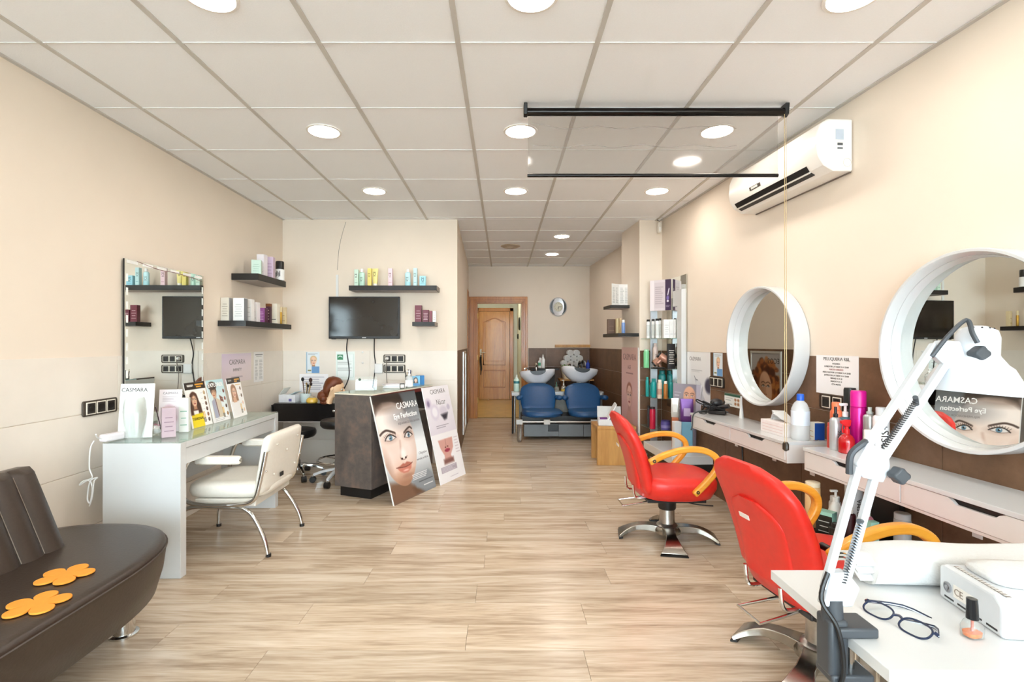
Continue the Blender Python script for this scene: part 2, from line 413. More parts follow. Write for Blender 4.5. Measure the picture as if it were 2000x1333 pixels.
edges_y = sorted([g_ for g_ in GY if Y0 < g_ < YF] + [Y0, YB, YF])
for j in range(len(edges_y) - 1):
    a, b = edges_y[j], edges_y[j + 1]; eps = 1e-5
    for i in range(len(GX) - 1):
        x0, x1 = GX[i] + .001, GX[i + 1] - .001
        lo = wlc if (a + b) / 2 < YB else (lambda yy: XP(yy) + .001)
        if (a + b) / 2 < YB: lo = lambda yy: XL(yy) + .001
        def cl(xx, yy): return min(max(xx, lo(yy)), wrc(yy))
        q = [(cl(x0, a), a + .001), (cl(x1, a), a + .001), (cl(x1, b), b - .001), (cl(x0, b), b - .001)]
        if max(q[1][0] - q[0][0], q[2][0] - q[3][0]) > .01:
            MB().prism(q, CEIL + .004, CEIL + .018).build('ceiling_tile', CEILM, ce, False)
for x in GX:
    a, b = Y0, YF
    if x < -.6: b = YB
    if x > XR(YF): b = min(YF, (2.04 - x) / .07)
    if b > a and XL(0) < x < XR(Y0): MB().box(x - .011, x + .011, a, b, CEIL - .001, CEIL + .004).build('ceiling_bar', BAR, ce, False)
for yy in GY:
    if Y0 < yy < YF:
        lo = XL(yy) if yy < YB else XP(yy)
        MB().box(lo, XR(yy), yy - .005, yy + .005, CEIL + .0005, CEIL + .004).build('ceiling_bar', WHITE, ce, False)
MB().hexa([(XR(Y0), Y0), (XR(5.29), 5.29), (XR(5.29) - .022, 5.29), (XR(Y0) - .022, Y0)], CEIL - .003, CEIL + .0035).build('edge_bar', BAR, ce, False)
MB().hexa([(XL(Y0), Y0), (XL(YB), YB), (XL(YB) + .022, YB), (XL(Y0) + .022, Y0)], CEIL - .003, CEIL + .0035).build('edge_bar', BAR, ce, False)
# ---------------------------------------------------------------- walls
TOP = CEIL + .06
ZR = [0.0, .25, .56, .87, 1.18]
def tiles(wall, A, B, first, step, m, th=.006, gap=.0015, rows=ZR, flip=1):
    A, B = Vector(A), Vector(B); d = (B - A); L = d.length; d.normalize(); n = Vector((d.y, -d.x)) * flip * th
    cuts = [0.0]; t = first
    while t < L - .02: cuts.append(t); t += step
    cuts.append(L)
    for i in range(len(cuts) - 1):
        p = A + d * (cuts[i] + gap); q = A + d * (cuts[i + 1] - gap)
        for k in range(len(rows) - 1):
            MB().prism([tuple(p), tuple(q), tuple(q + n), tuple(p + n)], rows[k] + gap, rows[k + 1] - gap).build('wall_tile', m, wall, False, 0.0008, 1)
wL = struct(MB().hexa([(XL(Y0) - .12, Y0), (XL(Y0), Y0), (XL(YB), YB), (XL(YB) - .12, YB)], 0, TOP).build('wall_left', PAINT, None, False))
tiles(wL, (XL(Y0), Y0), (XL(YB), YB), .5, .91, PAINT_TILE)
wB = struct(MB().hexa([(XL(YB) - .12, YB), (XP(YB), YB), (XP(YB), YB + .1), (XL(YB) - .12, YB + .1)], 0, TOP).build('wall_back', PAINT, None, False))
tiles(wB, (XL(YB) + .006, YB), (XP(YB), YB), .91, .91, PAINT_TILE)
wP = struct(MB().hexa([(XP(YB + .1) - .12, YB + .1), (XP(YB + .1), YB + .1), (XP(YF), YF), (XP(YF) - .12, YF)], 0, TOP).build('wall_passage', PAINT, None, False))
tiles(wP, (XP(YB), YB + .001), (XP(YF), YF), .5, .91, BROWN)
wR = struct(MB().hexa([(XR(Y0), Y0), (XR(Y0) + .12, Y0), (XR(YF) + .12, YF), (XR(YF), YF)], 0, TOP).build('wall_right', PAINT, None, False))
tiles(wR, (XR(0.335), .335), (XR(5.29), 5.29), .915, .912, BROWN, flip=-1)
tiles(wR, (XR(5.905), 5.905), (XR(YF), YF), .6, .912, BROWN, flip=-1)
wC = struct(MB().hexa([(XC(5.29), 5.29), (XR(5.29), 5.29), (XR(5.9), 5.9), (XC(5.9), 5.9)], 0, TOP).build('wall_column', PAINT, None, False))
tiles(wC, (XC(5.29) + .004, 5.29), (XR(5.29) - .008, 5.29), 9, .91, BROWN)
DX0, DX1, DZ = -.447, .318, 1.942
wF = struct(MB().box(XP(YF) - .1, DX0, YF, YF + .12, 0, TOP).box(DX1, XR(YF) + .1, YF, YF + .12, 0, TOP).box(DX0, DX1, YF, YF + .12, DZ, TOP).build('wall_far', PAINT, None, False))
tiles(wF, (.42, YF), (XR(YF) - .008, YF), .30, .91, BROWN)
# door casing of the far wall: stepped mouldings
dc = struct(empty('trim_1'))
for (o, i, t) in ((.129, 0, .02), (.118, .018, .032), (.098, .045, .044)):
    for (a, b, n) in (((DX0 - o), (DX0 - i), 'casing_side'), ((DX1 + i), (DX1 + o - .04), 'casing_side')):
        MB().box(a, b, YF - t, YF - .0005, 0, DZ + i).build(n, FRAMEW, dc, False, .004)
    MB().box(DX0 - o, DX1 + o - .04, YF - t, YF - .0005, DZ + i, DZ + o - .03).build('casing_head', FRAMEW, dc, False, .004)
MB().box(DX0, DX0 + .012, YF, YF + .12, 0, DZ).box(DX1 - .012, DX1, YF, YF + .12, 0, DZ).box(DX0, DX1, YF, YF + .12, DZ - .012, DZ).build('door_jamb', FRAMEW, dc, False)
for z in (1.72, 1.02, .3):
    MB().cyl((DX0 + .018, YF + .03, z - .045), (DX0 + .018, YF + .03, z + .045), .008).build('hinge', mat('brass', 'd9b56a', .3, 1), dc)
# casing standing on the passage wall
MB().hexa([(XP(7.95), 7.95), (XP(7.95) + .012, 7.95), (XP(8.39) + .012, 8.39), (XP(8.39), 8.39)], 0, 2.11).build('trim_2', FRAMEW, None, False, .003)
struct(bpy.data.objects['trim_2'])
# ---------------------------------------------------------------- back room behind the doorway
PALE = mat('pale_plaster', 'dfe3d8', .7, 0, .01)
YE = 11.26
struct(MB().box(-.72, .42, YF + .12, YE, -.06, -.001).build('floor_backroom', mat('stone_floor', 'b8914f', .3), None, False))
bf = bpy.data.objects['floor_backroom']; TILEY = mat('yellow_floor_tile', 'c9a566', .28, 0, .14, 6)
for i in range(3):
    for j in range(8):
        MB().box(-.72 + .38 * i + .002, -.72 + .38 * (i + 1) - .002, YF + .122 + .35 * j, YF + .122 + .35 * (j + 1) - .004, -.001, .001).build('floor_tile', TILEY, bf, False)
struct(MB().box(-.72, -.62, YF + .12, YE, 0, 2.5).build('wall_backroom_left', PALE, None, False))
struct(MB().box(.31, .42, YF + .12, YE, 0, 2.5).build('wall_backroom_right', PALE, None, False))
struct(MB().box(-.72, .42, YE + .01, YE + .11, 0, 2.5).build('wall_backroom_end', PALE, None, False))
struct(MB().box(-.72, .42, YF + .12, YE + .1, 2.5, 2.56).build('ceiling_backroom', PALE, None, False))
d1 = struct(empty('door_1')); d1.location = (-.195, YE - .035, 0)
# door leaf with arched upper panel
def door_leaf(par, x0, x1, z1):
    MB().box(x0, x1, 0, .035, 0.005, z1).build('door_leaf', DOORW, par, False, .003)
    a, b = x0 + .1, x1 - .1
    up = [(a, .78), (b, .78), (b, 1.74)] + [(b - (b - a) * t, 1.74 + .085 * (math.sin(math.pi * t) ** 2)) for t in [.08, .18, .28, .38, .5, .62, .72, .82, .92]] + [(a, 1.74)]
    lo = [(a, .28), (b, .28), (b, .66), (a, .66)]
    for q in (up, lo):
        k = len(q); m = MB().tube([Vector((p[0], -.002, p[1])) for p in q], .011, 6, True); m.build('moulding', FRAMEW, par)
        cx = sum(p[0] for p in q) / k; cz = sum(p[1] for p in q) / k
        MB().prism_y([(cx + (p[0] - cx) * .82, cz + (p[1] - cz) * .9) for p in q], -.008, .002).build('raised_panel', DOORW, par, False, .006)
door_leaf(d1, -.345, .335, 1.97)
h = MB().box(-.325, -.29, -.006, 0, .95, 1.13).build('handle_plate', CHROME, d1, True, .003)
MB().tube([(-.307, -.006, 1.05), (-.307, -.045, 1.05), (-.2, -.05, 1.05)], .009, 8).build('door_handle', CHROME, h)
MB().tube([(-.3, -.05, 1.0), (-.31, -.055, .88), (-.295, -.05, .72), (-.305, -.05, .56)], [.012, .022, .02, .01], 8, sm=4).build('hanging_strap', BLACK, d1)
MB().box(-.43, -.35, -.01, .04, 0, 2.05).box(.34, .42, -.01, .04, 0, 2.05).box(-.43, .42, -.01, .04, 1.975, 2.05).build('casing', FRAMEW, d1, False, .004)
for (yy, zz, r) in ((9.3, 1.62, .12), (10.2, 1.4, .05)):
    t = tag(MB().lathe([(r, 0), (r, .02), (r * .8, .03)], 24).build('wall_plaque', BLACK), 'dark round plaque on the pale wall of the back room' if r > .1 else 'tiny dark knob on the pale back room wall', 'plaque')
    t.location = (.31, yy, zz); t.rotation_euler = (0, R(-90), 0)
bl = thing('added_room_lamp', 'unseen round lamp added to light the back room', 'lamp', (-.15, 9.7, 2.5))  # lamp added out of view to brighten the back room and its door
MB().lathe([(.14, 0), (.14, -.03), (.1, -.07), (.02, -.085)], 24).build('added_lamp_shade', mat('added_lamp_glow', 'ffffff', .5, emis=('fff0d8', 30)), bl)
# ---------------------------------------------------------------- shop front behind the photographer
sf = struct(empty('window_1')); ALU = mat('aluminium', 'b9bbbd', .35, .9)
xa, xb = XL(Y0), XR(Y0); n = 3
for i in range(n + 1):
    x = xa + (xb - xa) * i / n; MB().box(max(xa, x - .03), min(xb, x + .03), Y0 - .06, Y0, 0, CEIL).build('mullion', ALU, sf, False)
for z in (0, CEIL - .06): MB().box(xa, xb, Y0 - .05, Y0 - .01, z, z + .06).build('rail', ALU, sf, False)
for i in range(n):
    MB().box(xa + (xb - xa) * i / n + .03, xa + (xb - xa) * (i + 1) / n - .03, Y0 - .035, Y0 - .029, .06, CEIL - .06).build('pane', GLASS, sf, False)
struct(MB().box(-9, 9, Y0 - 9, Y0 - .06, -.2, -.05).build('floor_pavement', mat('pavement', 'b9b3aa', .9, 0, .1, 4), None, False))
# ---------------------------------------------------------------- downlights
LEDM = mat('led_disc', 'ffffff', .5, emis=('fff5ea', LAMP))
TRIMM = mat('lamp_trim', 'eeeae4', .4)
DL = {(-1.095, 1.87): 'glowing round downlight above the brown leather bench', (.105, 1.87): 'glowing round downlight over the open floor between the bench and the manicure table', (1.305, 1.87): 'glowing round downlight above the red chair at the manicure table',
      (-1.095, 3.07): 'glowing round downlight above the white dressing desk', (.105, 3.07): 'glowing round downlight beside the end of the roll-down screen', (1.305, 3.07): 'glowing round downlight seen through the clear roll-down screen, next to the air conditioner',
      (-1.095, 4.27): 'glowing round downlight above the reception counter', (.105, 4.27): 'glowing round downlight at the mouth of the passage', (1.305, 4.27): 'glowing round downlight above the glass display stand',
      (.705, 6.07): 'glowing round downlight in the passage, nearer the column', (.705, 7.27): 'glowing round downlight in the passage, right above the wash basins'}
for i, (x, y) in enumerate(LIGHTS):
    t = thing('ceiling_downlight', DL.get((x, y), 'round recessed downlight behind the photographer near the shop front'), 'ceiling light', (x, y, CEIL + .004), 0, 'lit round downlights in the suspended ceiling')
    MB().lathe([(.088, -.001), (.104, -.001), (.104, -.006), (.09, -.008), (.088, -.004)], 32, cap=False).build('trim_ring', TRIMM, t)
    MB().lathe([(.0, -.003), (.088, -.003)], 32, cap=False).build('led_panel', LEDM, t)
t = thing('ceiling_diffuser', 'unlit round air diffuser ring in the passage ceiling', 'vent', (.095, 6.67, CEIL + .004))
MB().lathe([(.06, 0), (.13, 0), (.13, -.008), (.1, -.022), (.06, -.024), (.06, 0)], 28, cap=False).build('diffuser_ring', mat('ring_beige', 'b9a892', .5), t)
MB().lathe([(0, -.004), (.055, -.004), (.05, -.016), (0, -.018)], 24).build('diffuser_disc', mat('disc_cream', 'e6ddcf', .5), t)
# ================================================================ helpers for goods
def C(hexcol, rough=.4, metal=0, coat=0): return mat('col_%s_%d_%d_%d' % (hexcol, int(rough * 100), int(metal * 10), int(coat * 10)), hexcol, rough, metal, .04, 20, 0, coat)
def carton(name, label, loc, w, d, h, col, rz=0, ink=None, lines=3, cap=None, group=None, word=None, side=None, tilt=0, wsize=None, vert=True):
    t = thing(name, label, 'box', loc, rz, group, rot=(0, tilt, rz))
    MB().box(-w / 2, w / 2, -d / 2, d / 2, 0, h).build('carton', C(col), t, False, .0012, 1)
    e = .0006
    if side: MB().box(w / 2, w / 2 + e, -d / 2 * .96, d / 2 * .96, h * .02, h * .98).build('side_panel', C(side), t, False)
    if ink:
        for k in range(lines):
            z = h * (.2 + .6 * k / max(1, lines)); ww = w * (.34 - .08 * (k % 2))
            MB().box(-ww, ww, -d / 2 - e, -d / 2, z, z + h * .03).build('print_line', C(ink), t, False)
    if cap: MB().box(-w / 2 - e, w / 2 + e, -d / 2 - e, d / 2 + e, h * .86, h + e).build('top_band', C(cap), t, False)
    if word: txt(word, wsize or w * .7, INK, t, (w * .22 if vert else 0, -d / 2 - .0008, h * .62), 'CENTER', R(90) if vert else 0)
    return t
def bottle(name, label, loc, r, h, col, cap='flat', capcol='f2f2f2', capr=.5, caph=.2, sh=.12, lab=None, labz=(.25, .6), group=None, m=None, cat='bottle', neck=.0, rz=0, word=None, wcol=None, wsize=None, taper=1.0, ell=1.0, n=22):
    """bottle with rounded shoulders, a cap, pump or sprayer and an optional label band"""
    t = thing(name, label, cat, loc, rz, group); ch = h * caph; bh = h - ch
    rc = r * capr
    prof = [(r * .9 * taper, 0), (r * taper, bh * .03), (r * (taper + (1 - taper) * .5), bh * (.5 - sh / 2)), (r, bh * (1 - sh) - bh * .02), (r * .97, bh * (1 - sh * .7)), ((r + rc) / 2, bh * (1 - sh * .25)), (rc * .9, bh)]
    o = MB().lathe(prof, n)
    if ell != 1: o.mark = 0; o.xf(Matrix.Diagonal((1, ell, 1, 1)))
    o.build('body', m or C(col, .3), t)
    cm = C(capcol, .35)
    if cap == 'flat': MB().lathe([(rc, bh), (rc, h - ch * .1), (rc * .9, h)], n).build('cap', cm, t)
    elif cap == 'pump':
        p = MB().lathe([(rc, bh), (rc, bh + ch * .35), (rc * .5, bh + ch * .4), (rc * .45, bh + ch * .8)], 14).build('pump_collar', cm, t)
        MB().box(-rc * 2.2, rc * .7, -rc * .5, rc * .5, bh + ch * .8, h).build('pump_nozzle', cm, t, True, rc * .2)
    elif cap == 'spray':
        MB().lathe([(rc, bh), (rc, bh + ch * .3), (rc * .7, bh + ch * .35), (rc * .7, bh + ch * .5)], 14).build('collar', cm, t)
        MB().prism_y([(-rc * 2.2, bh + ch * .75), (-rc * 2.2, bh + ch * .9), (-rc * .5, h), (rc * 1.4, h * .99), (rc * 1.2, bh + ch * .6), (rc * .8, bh + ch * .5), (-rc * .6, bh + ch * .5)], -rc * .6, rc * .6).build('spray_head', cm, t, True, rc * .15)
        MB().tube([(-rc * 1.2, 0, bh + ch * .7), (-rc * 1.6, 0, bh + ch * .35), (-rc * 1.4, 0, bh + ch * .05)], rc * .22, 6).build('trigger', cm, t)
    elif cap == 'mist':
        MB().lathe([(rc, bh), (rc * 1.05, bh + ch * .3), (rc * .6, bh + ch * .36), (rc * .6, h)], 14).build('cap', cm, t)
    if lab:
        z0, z1 = bh * labz[0], bh * labz[1]; f = taper + (1 - taper) * .8
        q = MB().lathe([(r * f * 1.012, z0), (r * f * 1.012, z1)], n, cap=False)
        if ell != 1: q.mark = 0; q.xf(Matrix.Diagonal((1, ell, 1, 1)))
        q.build('label', C(lab, .5), t)
    if word: txt(word, wsize or r * .9, wcol or INK, t, (r * .3, -r * 1.02 * ell, bh * .5), 'CENTER', R(90))
    return t
def card(name, label, cat, loc, rz, lean, w, h, th, art=None, m=None, group=None, z0=0.0):
    t = thing(name, label, cat, loc, 0, group, rot=(-lean, 0, rz))
    MB().box(-w / 2, w / 2, 0, th, z0, z0 + h).build('board', m or PAPER, t, False)
    if art: art.build(t, -.0006, None, z0)
    return t
def cable(name, label, pts, r=.004, m=None, sm=6, cat='cable'):
    return tag(MB().tube(pts, r, 8, sm=sm).build(name, m or BLACK), label, cat)
def socket(label, loc, rz, n=3, s=.071, frame='4b4238', ring='e9e2d4', cat='socket', round_=True):
    t = thing('wall_socket', label, cat, loc, rz); W = n * s
    MB().prism_y([(-W / 2 - .016, -.03), (-W / 2 - .01, -.042), (W / 2 + .01, -.042), (W / 2 + .016, -.03), (W / 2 + .016, .03), (W / 2 + .01, .042), (-W / 2 - .01, .042), (-W / 2 - .016, .03)], -.01, 0).build('frame', C(frame, .35, .3), t, False, .003)
    for i in range(n):
        x = -W / 2 + s * (i + .5)
        f = MB().box(x - .033, x + .033, -.013, -.009, -.034, .034).build('bezel', C(ring, .4), t, False, .002)
        p = MB().box(x - .027, x + .027, -.0145, -.012, -.028, .028).build('insert', C('2a241f', .45), f, False, .002)
        if round_:
            q = MB().lathe([(.021, 0), (.021, .002), (.018, .002), (.017, .0005)], 18); q.mark = 0; q.xf(Matrix.Translation((x, -.0145, 0)) @ Matrix.Rotation(R(90), 4, 'X')); q.build('well', C('15110e', .5), f)
    return t
# ================================================================ left: bench
LEATHER = mat('brown_leather', '33271f', .36, 0, .1, 90, .12, 0, .5)
b = thing('leather_bench', 'dark brown leather waiting bench with rounded end and channelled backrest', 'bench', (-1.79, 1.3, 0))
def bench_outline(sc, dy=0):
    pts = []
    for k in range(33):
        a = math.pi * k / 32; c, d = math.cos(a), math.sin(a)
        pts.append((.43 * sc * math.copysign(abs(c) ** .82, c), .45 + (.585 - .43 * (1 - sc)) * abs(d) ** .82))
    pts += [(-.43 * sc, -1.0), (.43 * sc, -1.0)]
    return pts
m = MB(); rg = []
for z, sc in ((.205, .84), (.195, .88), (.21, .92), (.3, .975), (.385, 1.0), (.4, 1.0), (.413, .99), (.42, .965), (.422, .90), (.421, .5)):
    rg.append([Vector((p[0], p[1], z)) for p in bench_outline(sc)])
m.rings(rg); m.build('seat', LEATHER, b, True, ang=60)
MB().tube([Vector((p[0] * 1.002, p[1], .398)) for p in bench_outline(1.0)], .005, 6, True).build('piping', LEATHER, b)
bk = MB(); W0, W1 = -1.0, .775
for i in range(19):
    y0 = W1 - .095 * (i + 1); y1 = W1 - .095 * i
    if y0 < W0: break
    q = []
    for (yy, dx) in ((y0, 0), (y0 + .012, .012), (y0 + .047, .018), (y1 - .012, .012), (y1, 0)):
        q.append((yy, dx))
    rr = []
    for (yy, dx) in q:
        sh = -.10 * (yy - W1 > -.001) * 0
        rr.append([Vector((-.02 + dx, yy, .418)), Vector((-.085 + dx, yy, .58)), Vector((-.145 + dx, yy, .725)), Vector((-.165, yy, .745)), Vector((-.215, yy, .742)), Vector((-.24, yy, .72)), Vector((-.2, yy, .418))])
    bk.rings(rr)
bk_o = bk.build('backrest', LEATHER, b, True)
STITCH = mat('stitching', '8f8377', .6)
for i in range(1, 19):
    yy = W1 - .095 * i
    if yy > W0: MB().tube([(-.02 + .004, yy, .424), (-.085 + .004, yy, .58), (-.145 + .004, yy, .722)], .0014, 5).build('stitching', STITCH, bk_o)
for x, y in ((.16, .86), (.16, -.7), (-.25, .5), (-.25, -.7)):
    MB().lathe([(.055, 0), (.055, .008), (.042, .012), (.04, .2)], 22, (x, y, 0)).build('leg', CHROME, b)
ORANGE = mat('orange_felt', 'f09b34', .8, 0, .03, 60, .1)
for i, (px, py, rz, lb) in enumerate(((128, 1125, 20, 'orange felt flower lying closer to the backrest of the brown bench'), (72, 1182, -35, 'orange felt flower lying at the front rim of the brown bench'))):
    p = S(px, py, .424); o = MB(); pts = []
    for k in range(100):
        a = 2 * math.pi * k / 100; r = .036 + .05 * abs(math.cos(2.5 * a)) ** .5
        pts.append((r * math.cos(a), r * math.sin(a)))
    f = tag(o.prism(pts, 0, .006).build('felt_flower', ORANGE, None, True, .0015), lb, 'felt flower', 'felt flowers on the bench'); f.location = p; f.rotation_euler = (0, 0, R(rz))
# ================================================================ left: white dressing desk and mirror
dk = thing('dressing_desk', 'white panel-leg dressing desk with long drawer standing under the wall mirror', 'desk', (-1.93, 3.27, 0), R(90.86))
L2, D0, D1, ZT = .6, -.205, .205, .722                       # local x along the wall, y towards the wall
for s in (-1, 1): MB().box(s * L2 - (.05 if s > 0 else 0), s * L2 + (.05 if s < 0 else 0), D0, D1, 0, ZT - .002).build('side_panel', WHITEG, dk, False, .002)
MB().box(-L2 + .05, L2 - .05, D0, D1, ZT - .035, ZT - .002).build('desk_top', WHITEG, dk, False, .002)
MB().box(-L2 + .05, L2 - .05, D0 + .006, D0 + .024, ZT - .125, ZT - .038).build('drawer_front', WHITEG, dk, False, .002)
MB().box(-L2 + .05, L2 - .05, D0 + .03, D1, ZT - .125, ZT - .11).build('drawer_bottom', WHITEG, dk, False)
MB().box(-L2 + .05, L2 - .05, D1 - .018, D1, .35, ZT - .12).build('back_rail', WHITEG, dk, False)
MB().box(-L2, L2, D0, D1, ZT, ZT + .006).build('glass_top', GLASSG, dk, False)
ZD = ZT + .006
mr = thing('wall_mirror', 'frameless rectangular wall mirror with peeling white tape above the white desk', 'mirror', (XL(3.39), 3.39, .735), RZL)
MB().box(-.40, .40, -.022, -.012, 0, 1.025).build('mirror_back', BLACK, mr, False)
MB().box(-.40, .40, -.026, -.0225, 0, 1.025).build('mirror_glass', MIRROR, mr, False)
TAPE = mat('white_tape', 'f4f4f0', .6)
for k in range(6): MB().box(-.385 + .135 * k, -.385 + .135 * k + .09, -.0275, -.0262, 1.0, 1.018).build('tape_strip', TAPE, mr, False)
for k in range(11):
    MB().box(-.392, -.378, -.0275, -.0262, .06 + .083 * k, .06 + .083 * k + .045).build('tape_strip', TAPE, mr, False)
    MB().box(.38, .392, -.0275, -.0262, .06 + .083 * k, .06 + .083 * k + .05).build('tape_strip', TAPE, mr, False)
MB().tube([(-.3, -.026, 1.022), (-.1, -.028, 1.0), (.1, -.028, 1.003), (.38, -.027, .985)], .002, 5, sm=4).build('wire', C('8a5a5a'), mr)
socket('triple black wall socket in a bronze frame on the bare left wall', (XL(2.82) + .0065, 2.82, .897), RZL)
# goods on the dressing desk
a = Art(.175, .30, 60, 'f3f4f3'); a.grad('f6f7f7', 'e6eae9')
t = card('counter_sign', 'white upright CASMARA sign card at the corner of the white desk', 'sign', (-2.045, 2.79, ZD), R(8), R(6), .175, .30, .004, a)
txt('CASMARA', .031, INK, t, (-.015, -.0012, .255), sx=.95)
v = thing('glass_vase', 'clear tapered glass vase in front of the white sign card', 'vase', (-1.975, 2.675+.02, ZD))
MB().lathe([(.03, 0), (.033, .008), (.05, .1), (.054, .15), (.05, .21), (.043, .235), (.04, .235), (.047, .21), (.051, .15), (.047, .1), (.029, .02), (.0, .016)], 28, cap=False).build('vase_body', glass('vase_glass', 'fcfefd', .94), v)
a = Art(.12, .25, 50, 'f5eef2'); a.ell(.5, .62, .38, .22, 'e7cfd9', .8); a.ell(.45, .5, .2, .12, 'd7aebf', .8).ell(.62, .68, .18, .1, 'c99fb4', .7); a.lines(.15, .85, .16, .3, 4, 'a99aa5')
t = card('leaflet_stand', 'white leaflet with pink petals behind the mauve carton on the desk', 'leaflet', (-1.985, 2.985, ZD), R(14), R(7), .12, .25, .003, a)
txt('CASMARA', .018, INKG, t, (0, -.0012, .222))
gb = thing('glass_bowl', 'small round glass bowl of white salt and petals with two brushes', 'bowl', S(303, 850, ZD))
MB().lathe([(.025, 0), (.038, .02), (.042, .045), (.036, .065), (.034, .065), (.04, .045), (.036, .022), (.0, .008)], 22, cap=False).build('bowl', GLASS, gb)
MB().lathe([(.02, .009), (.034, .022), (.037, .04), (.02, .05), (0, .052)], 20).build('salt', C('f5f1ee', .8), gb)
for k in range(9): MB().ell((.022 * math.cos(k * 2.1), .022 * math.sin(k * 2.1), .056), (.009, .007, .005), 8, 5).build('petal', C(('d7a2b4', 'c98aa2', 'e7c5cf')[k % 3], .7), gb)
for s in (-1, 1): 
    q = MB().tube([(s * .038, -.01, .045), (s * .006, -.005, .16)], [.0028, .0032], 7).build('brush_handle', C('3b2430', .3), gb)
    MB().tube([(s * .045, -.012, .028), (s * .038, -.01, .046)], [.003, .005], 7).build('brush_tip', C('221512', .8), q)
carton('product_box', 'mauve product carton on the white desk beside the glass bowl', (-1.885, 2.83, ZD), .066, .066, .165, 'b9a3aa', R(38), '8c7580', 4)
carton('product_box', 'white and mint product carton behind the mauve one', (-1.895, 2.99, ZD), .05, .05, .2, 'eef3ee', R(20), '9fc7b4', 3)
fv = thing('flower_vase', 'small flared glass vase with a white blossom near the mirror', 'vase', (-2.03, 3.1, ZD))
MB().lathe([(.028, 0), (.03, .01), (.018, .04), (.05, .19), (.047, .19), (.016, .045), (0, .02)], 20, cap=False).build('vase_body', GLASS, fv)
for k in range(7): MB().ell((.028 * math.cos(k * .9), .028 * math.sin(k * .9), .2 + .012 * (k % 3)), (.024, .014, .011), 10, 6).build('petal', C('fbfaf7', .7), fv)
MB().tube([(0, 0, .03), (.004, 0, .2)], .003, 6).build('stem', C('5f8a4e'), fv)
# three hair colour cards leaning towards the mirror
def hair_card(i):
    a = Art(.205, .285, 110, 'fbfaf8')
    if i == 0:
        a.rect(0, 0, 1, .16, '241a14').rect(.12, .05, .42, .09, 'cfc9c2').rect(.5, .04, .92, .075, 'e2a33c').rect(.55, .095, .8, .125, 'e2a33c')
        a.poly([(.08, .72), (.62, .70), (.62, 1), (.06, 1)], 'f5dc1c', .01)
        face(a, .33, .40, .135, 'eac4a6', '54301f', .2); a.poly([(.1, .4), (.2, .3), (.2, .72), (.06, .72)], '4a2a1c', .04).poly([(.46, .35), (.6, .5), (.62, .7), (.44, .7)], '4a2a1c', .04)
        a.poly([(.08, .74), (.6, .72), (.6, 1), (.06, 1)], 'f5dc1c', .02)
        cols = ['b79a6e', '8a6f50', '5d3b25', '44281a', '8c5634', '3d2619']; cx = .88
    elif i == 1:
        a.grad('bfe3ea', 'f7fbfb', 90, .0, .75); face(a, .32, .30, .125, 'e2b795', '41281d', -.3, hairstyle='short'); a.ell(.3, .14, .24, .1, '3b241a', .3)
        a.poly([(.12, .5), (.36, .42), (.62, .5), (.72, 1), (.08, 1)], 'd9cdb8', .02).poly([(.12, .5), (.3, .44), (.36, .9), (.14, .92)], 'aeb2c6', .03).poly([(.6, .38), (.78, .45), (.8, .56), (.62, .52)], '7d4a3c', .03).line([(.34, .46), (.38, .85)], .03, '6b4a55', .02)
        a.rect(0, .9, 1, 1, 'f8f8f8').lines(.1, .9, .91, .98, 2, '9a9a9a')
        cols = ['6b2417', '8a3a22', '43261b', '9c6428']; cx = .9
    else:
        a.rect(0, 0, 1, .14, '241a14').rect(.1, .045, .35, .085, 'a59f99').rect(.55, .035, .93, .07, 'e2a33c').rect(.55, .085, .75, .115, 'e2a33c').rect(.55, .18, .92, .2, 'edc98c')
        face(a, .36, .36, .14, 'efccb4', 'a37a5c', .5, hairstyle='long'); a.rect(.1, .6, .62, .95, 'f5f3f2', .03); a.poly([(.22, .5), (.42, .48), (.46, .62), (.2, .62)], 'e0b294', .02)
        cols = ['7d5f48', '5d3b25', 'f0cdb8', 'eac9ae']; cx = .86
    n = len(cols)
    for k, c in enumerate(cols):
        cy = .2 + .74 * (k + .5) / n; a.ell(cx, cy, .05, .045, c, .25).ell(cx - .01, cy - .012, .016, .02, 'ffffff', .9, 0, .35)
        a.rect(.68, cy - .006, .78, cy + .006, 'c7cbd6', .004, .8)
    for k in range(2): a.rect(.63 + .06 * k, .68, .665 + .06 * k, .92, ('d8a326', 'e9bd4a')[k], .006).rect(.63 + .06 * k, .82, .665 + .06 * k, .92, '1d1812', .006)
    return a
for i, (y0, x0, lb) in enumerate(((3.19, -1.905, 'hair colour card with a yellow block and a long dark-haired model'), (3.405, -1.90, 'pale blue EXPLORER hair colour card with a short-haired model'), (3.615, -1.885, 'hair colour card with a blond model and dark header bar, furthest along the desk'))):
    t = card('hair_colour_card', lb, 'display card', (x0, y0, ZD), R(90.86 + (-2, 0, 3)[i]), R(12), .205, .285 - .005 * i, .004, hair_card(i))
    if i == 0: txt('TERRENAL', .024, INK, t, (-.03, -.0014, .045)); txt('MARTINS', .011, INKW, t, (-.05, -.0014, .257))
    if i == 1: txt('EXPLORER', .037, INKW, t, (0, -.0014, .238), bold=.0008)
t = thing('power_adapter', 'white plug adapter lying at the wall corner of the white desk', 'adapter', (-2.112, 2.715, ZD), R(258))
MB().box(-.055, .055, -.025, .025, 0, .04).build('adapter_body', C('ece6ea', .4), t, True, .01, 3)
MB().tube([(.055, 0, .02), (.08, 0, .03), (.1, .015, .05)], .004, 6, sm=3).build('cord', WHITE, t)
yb = 2.63
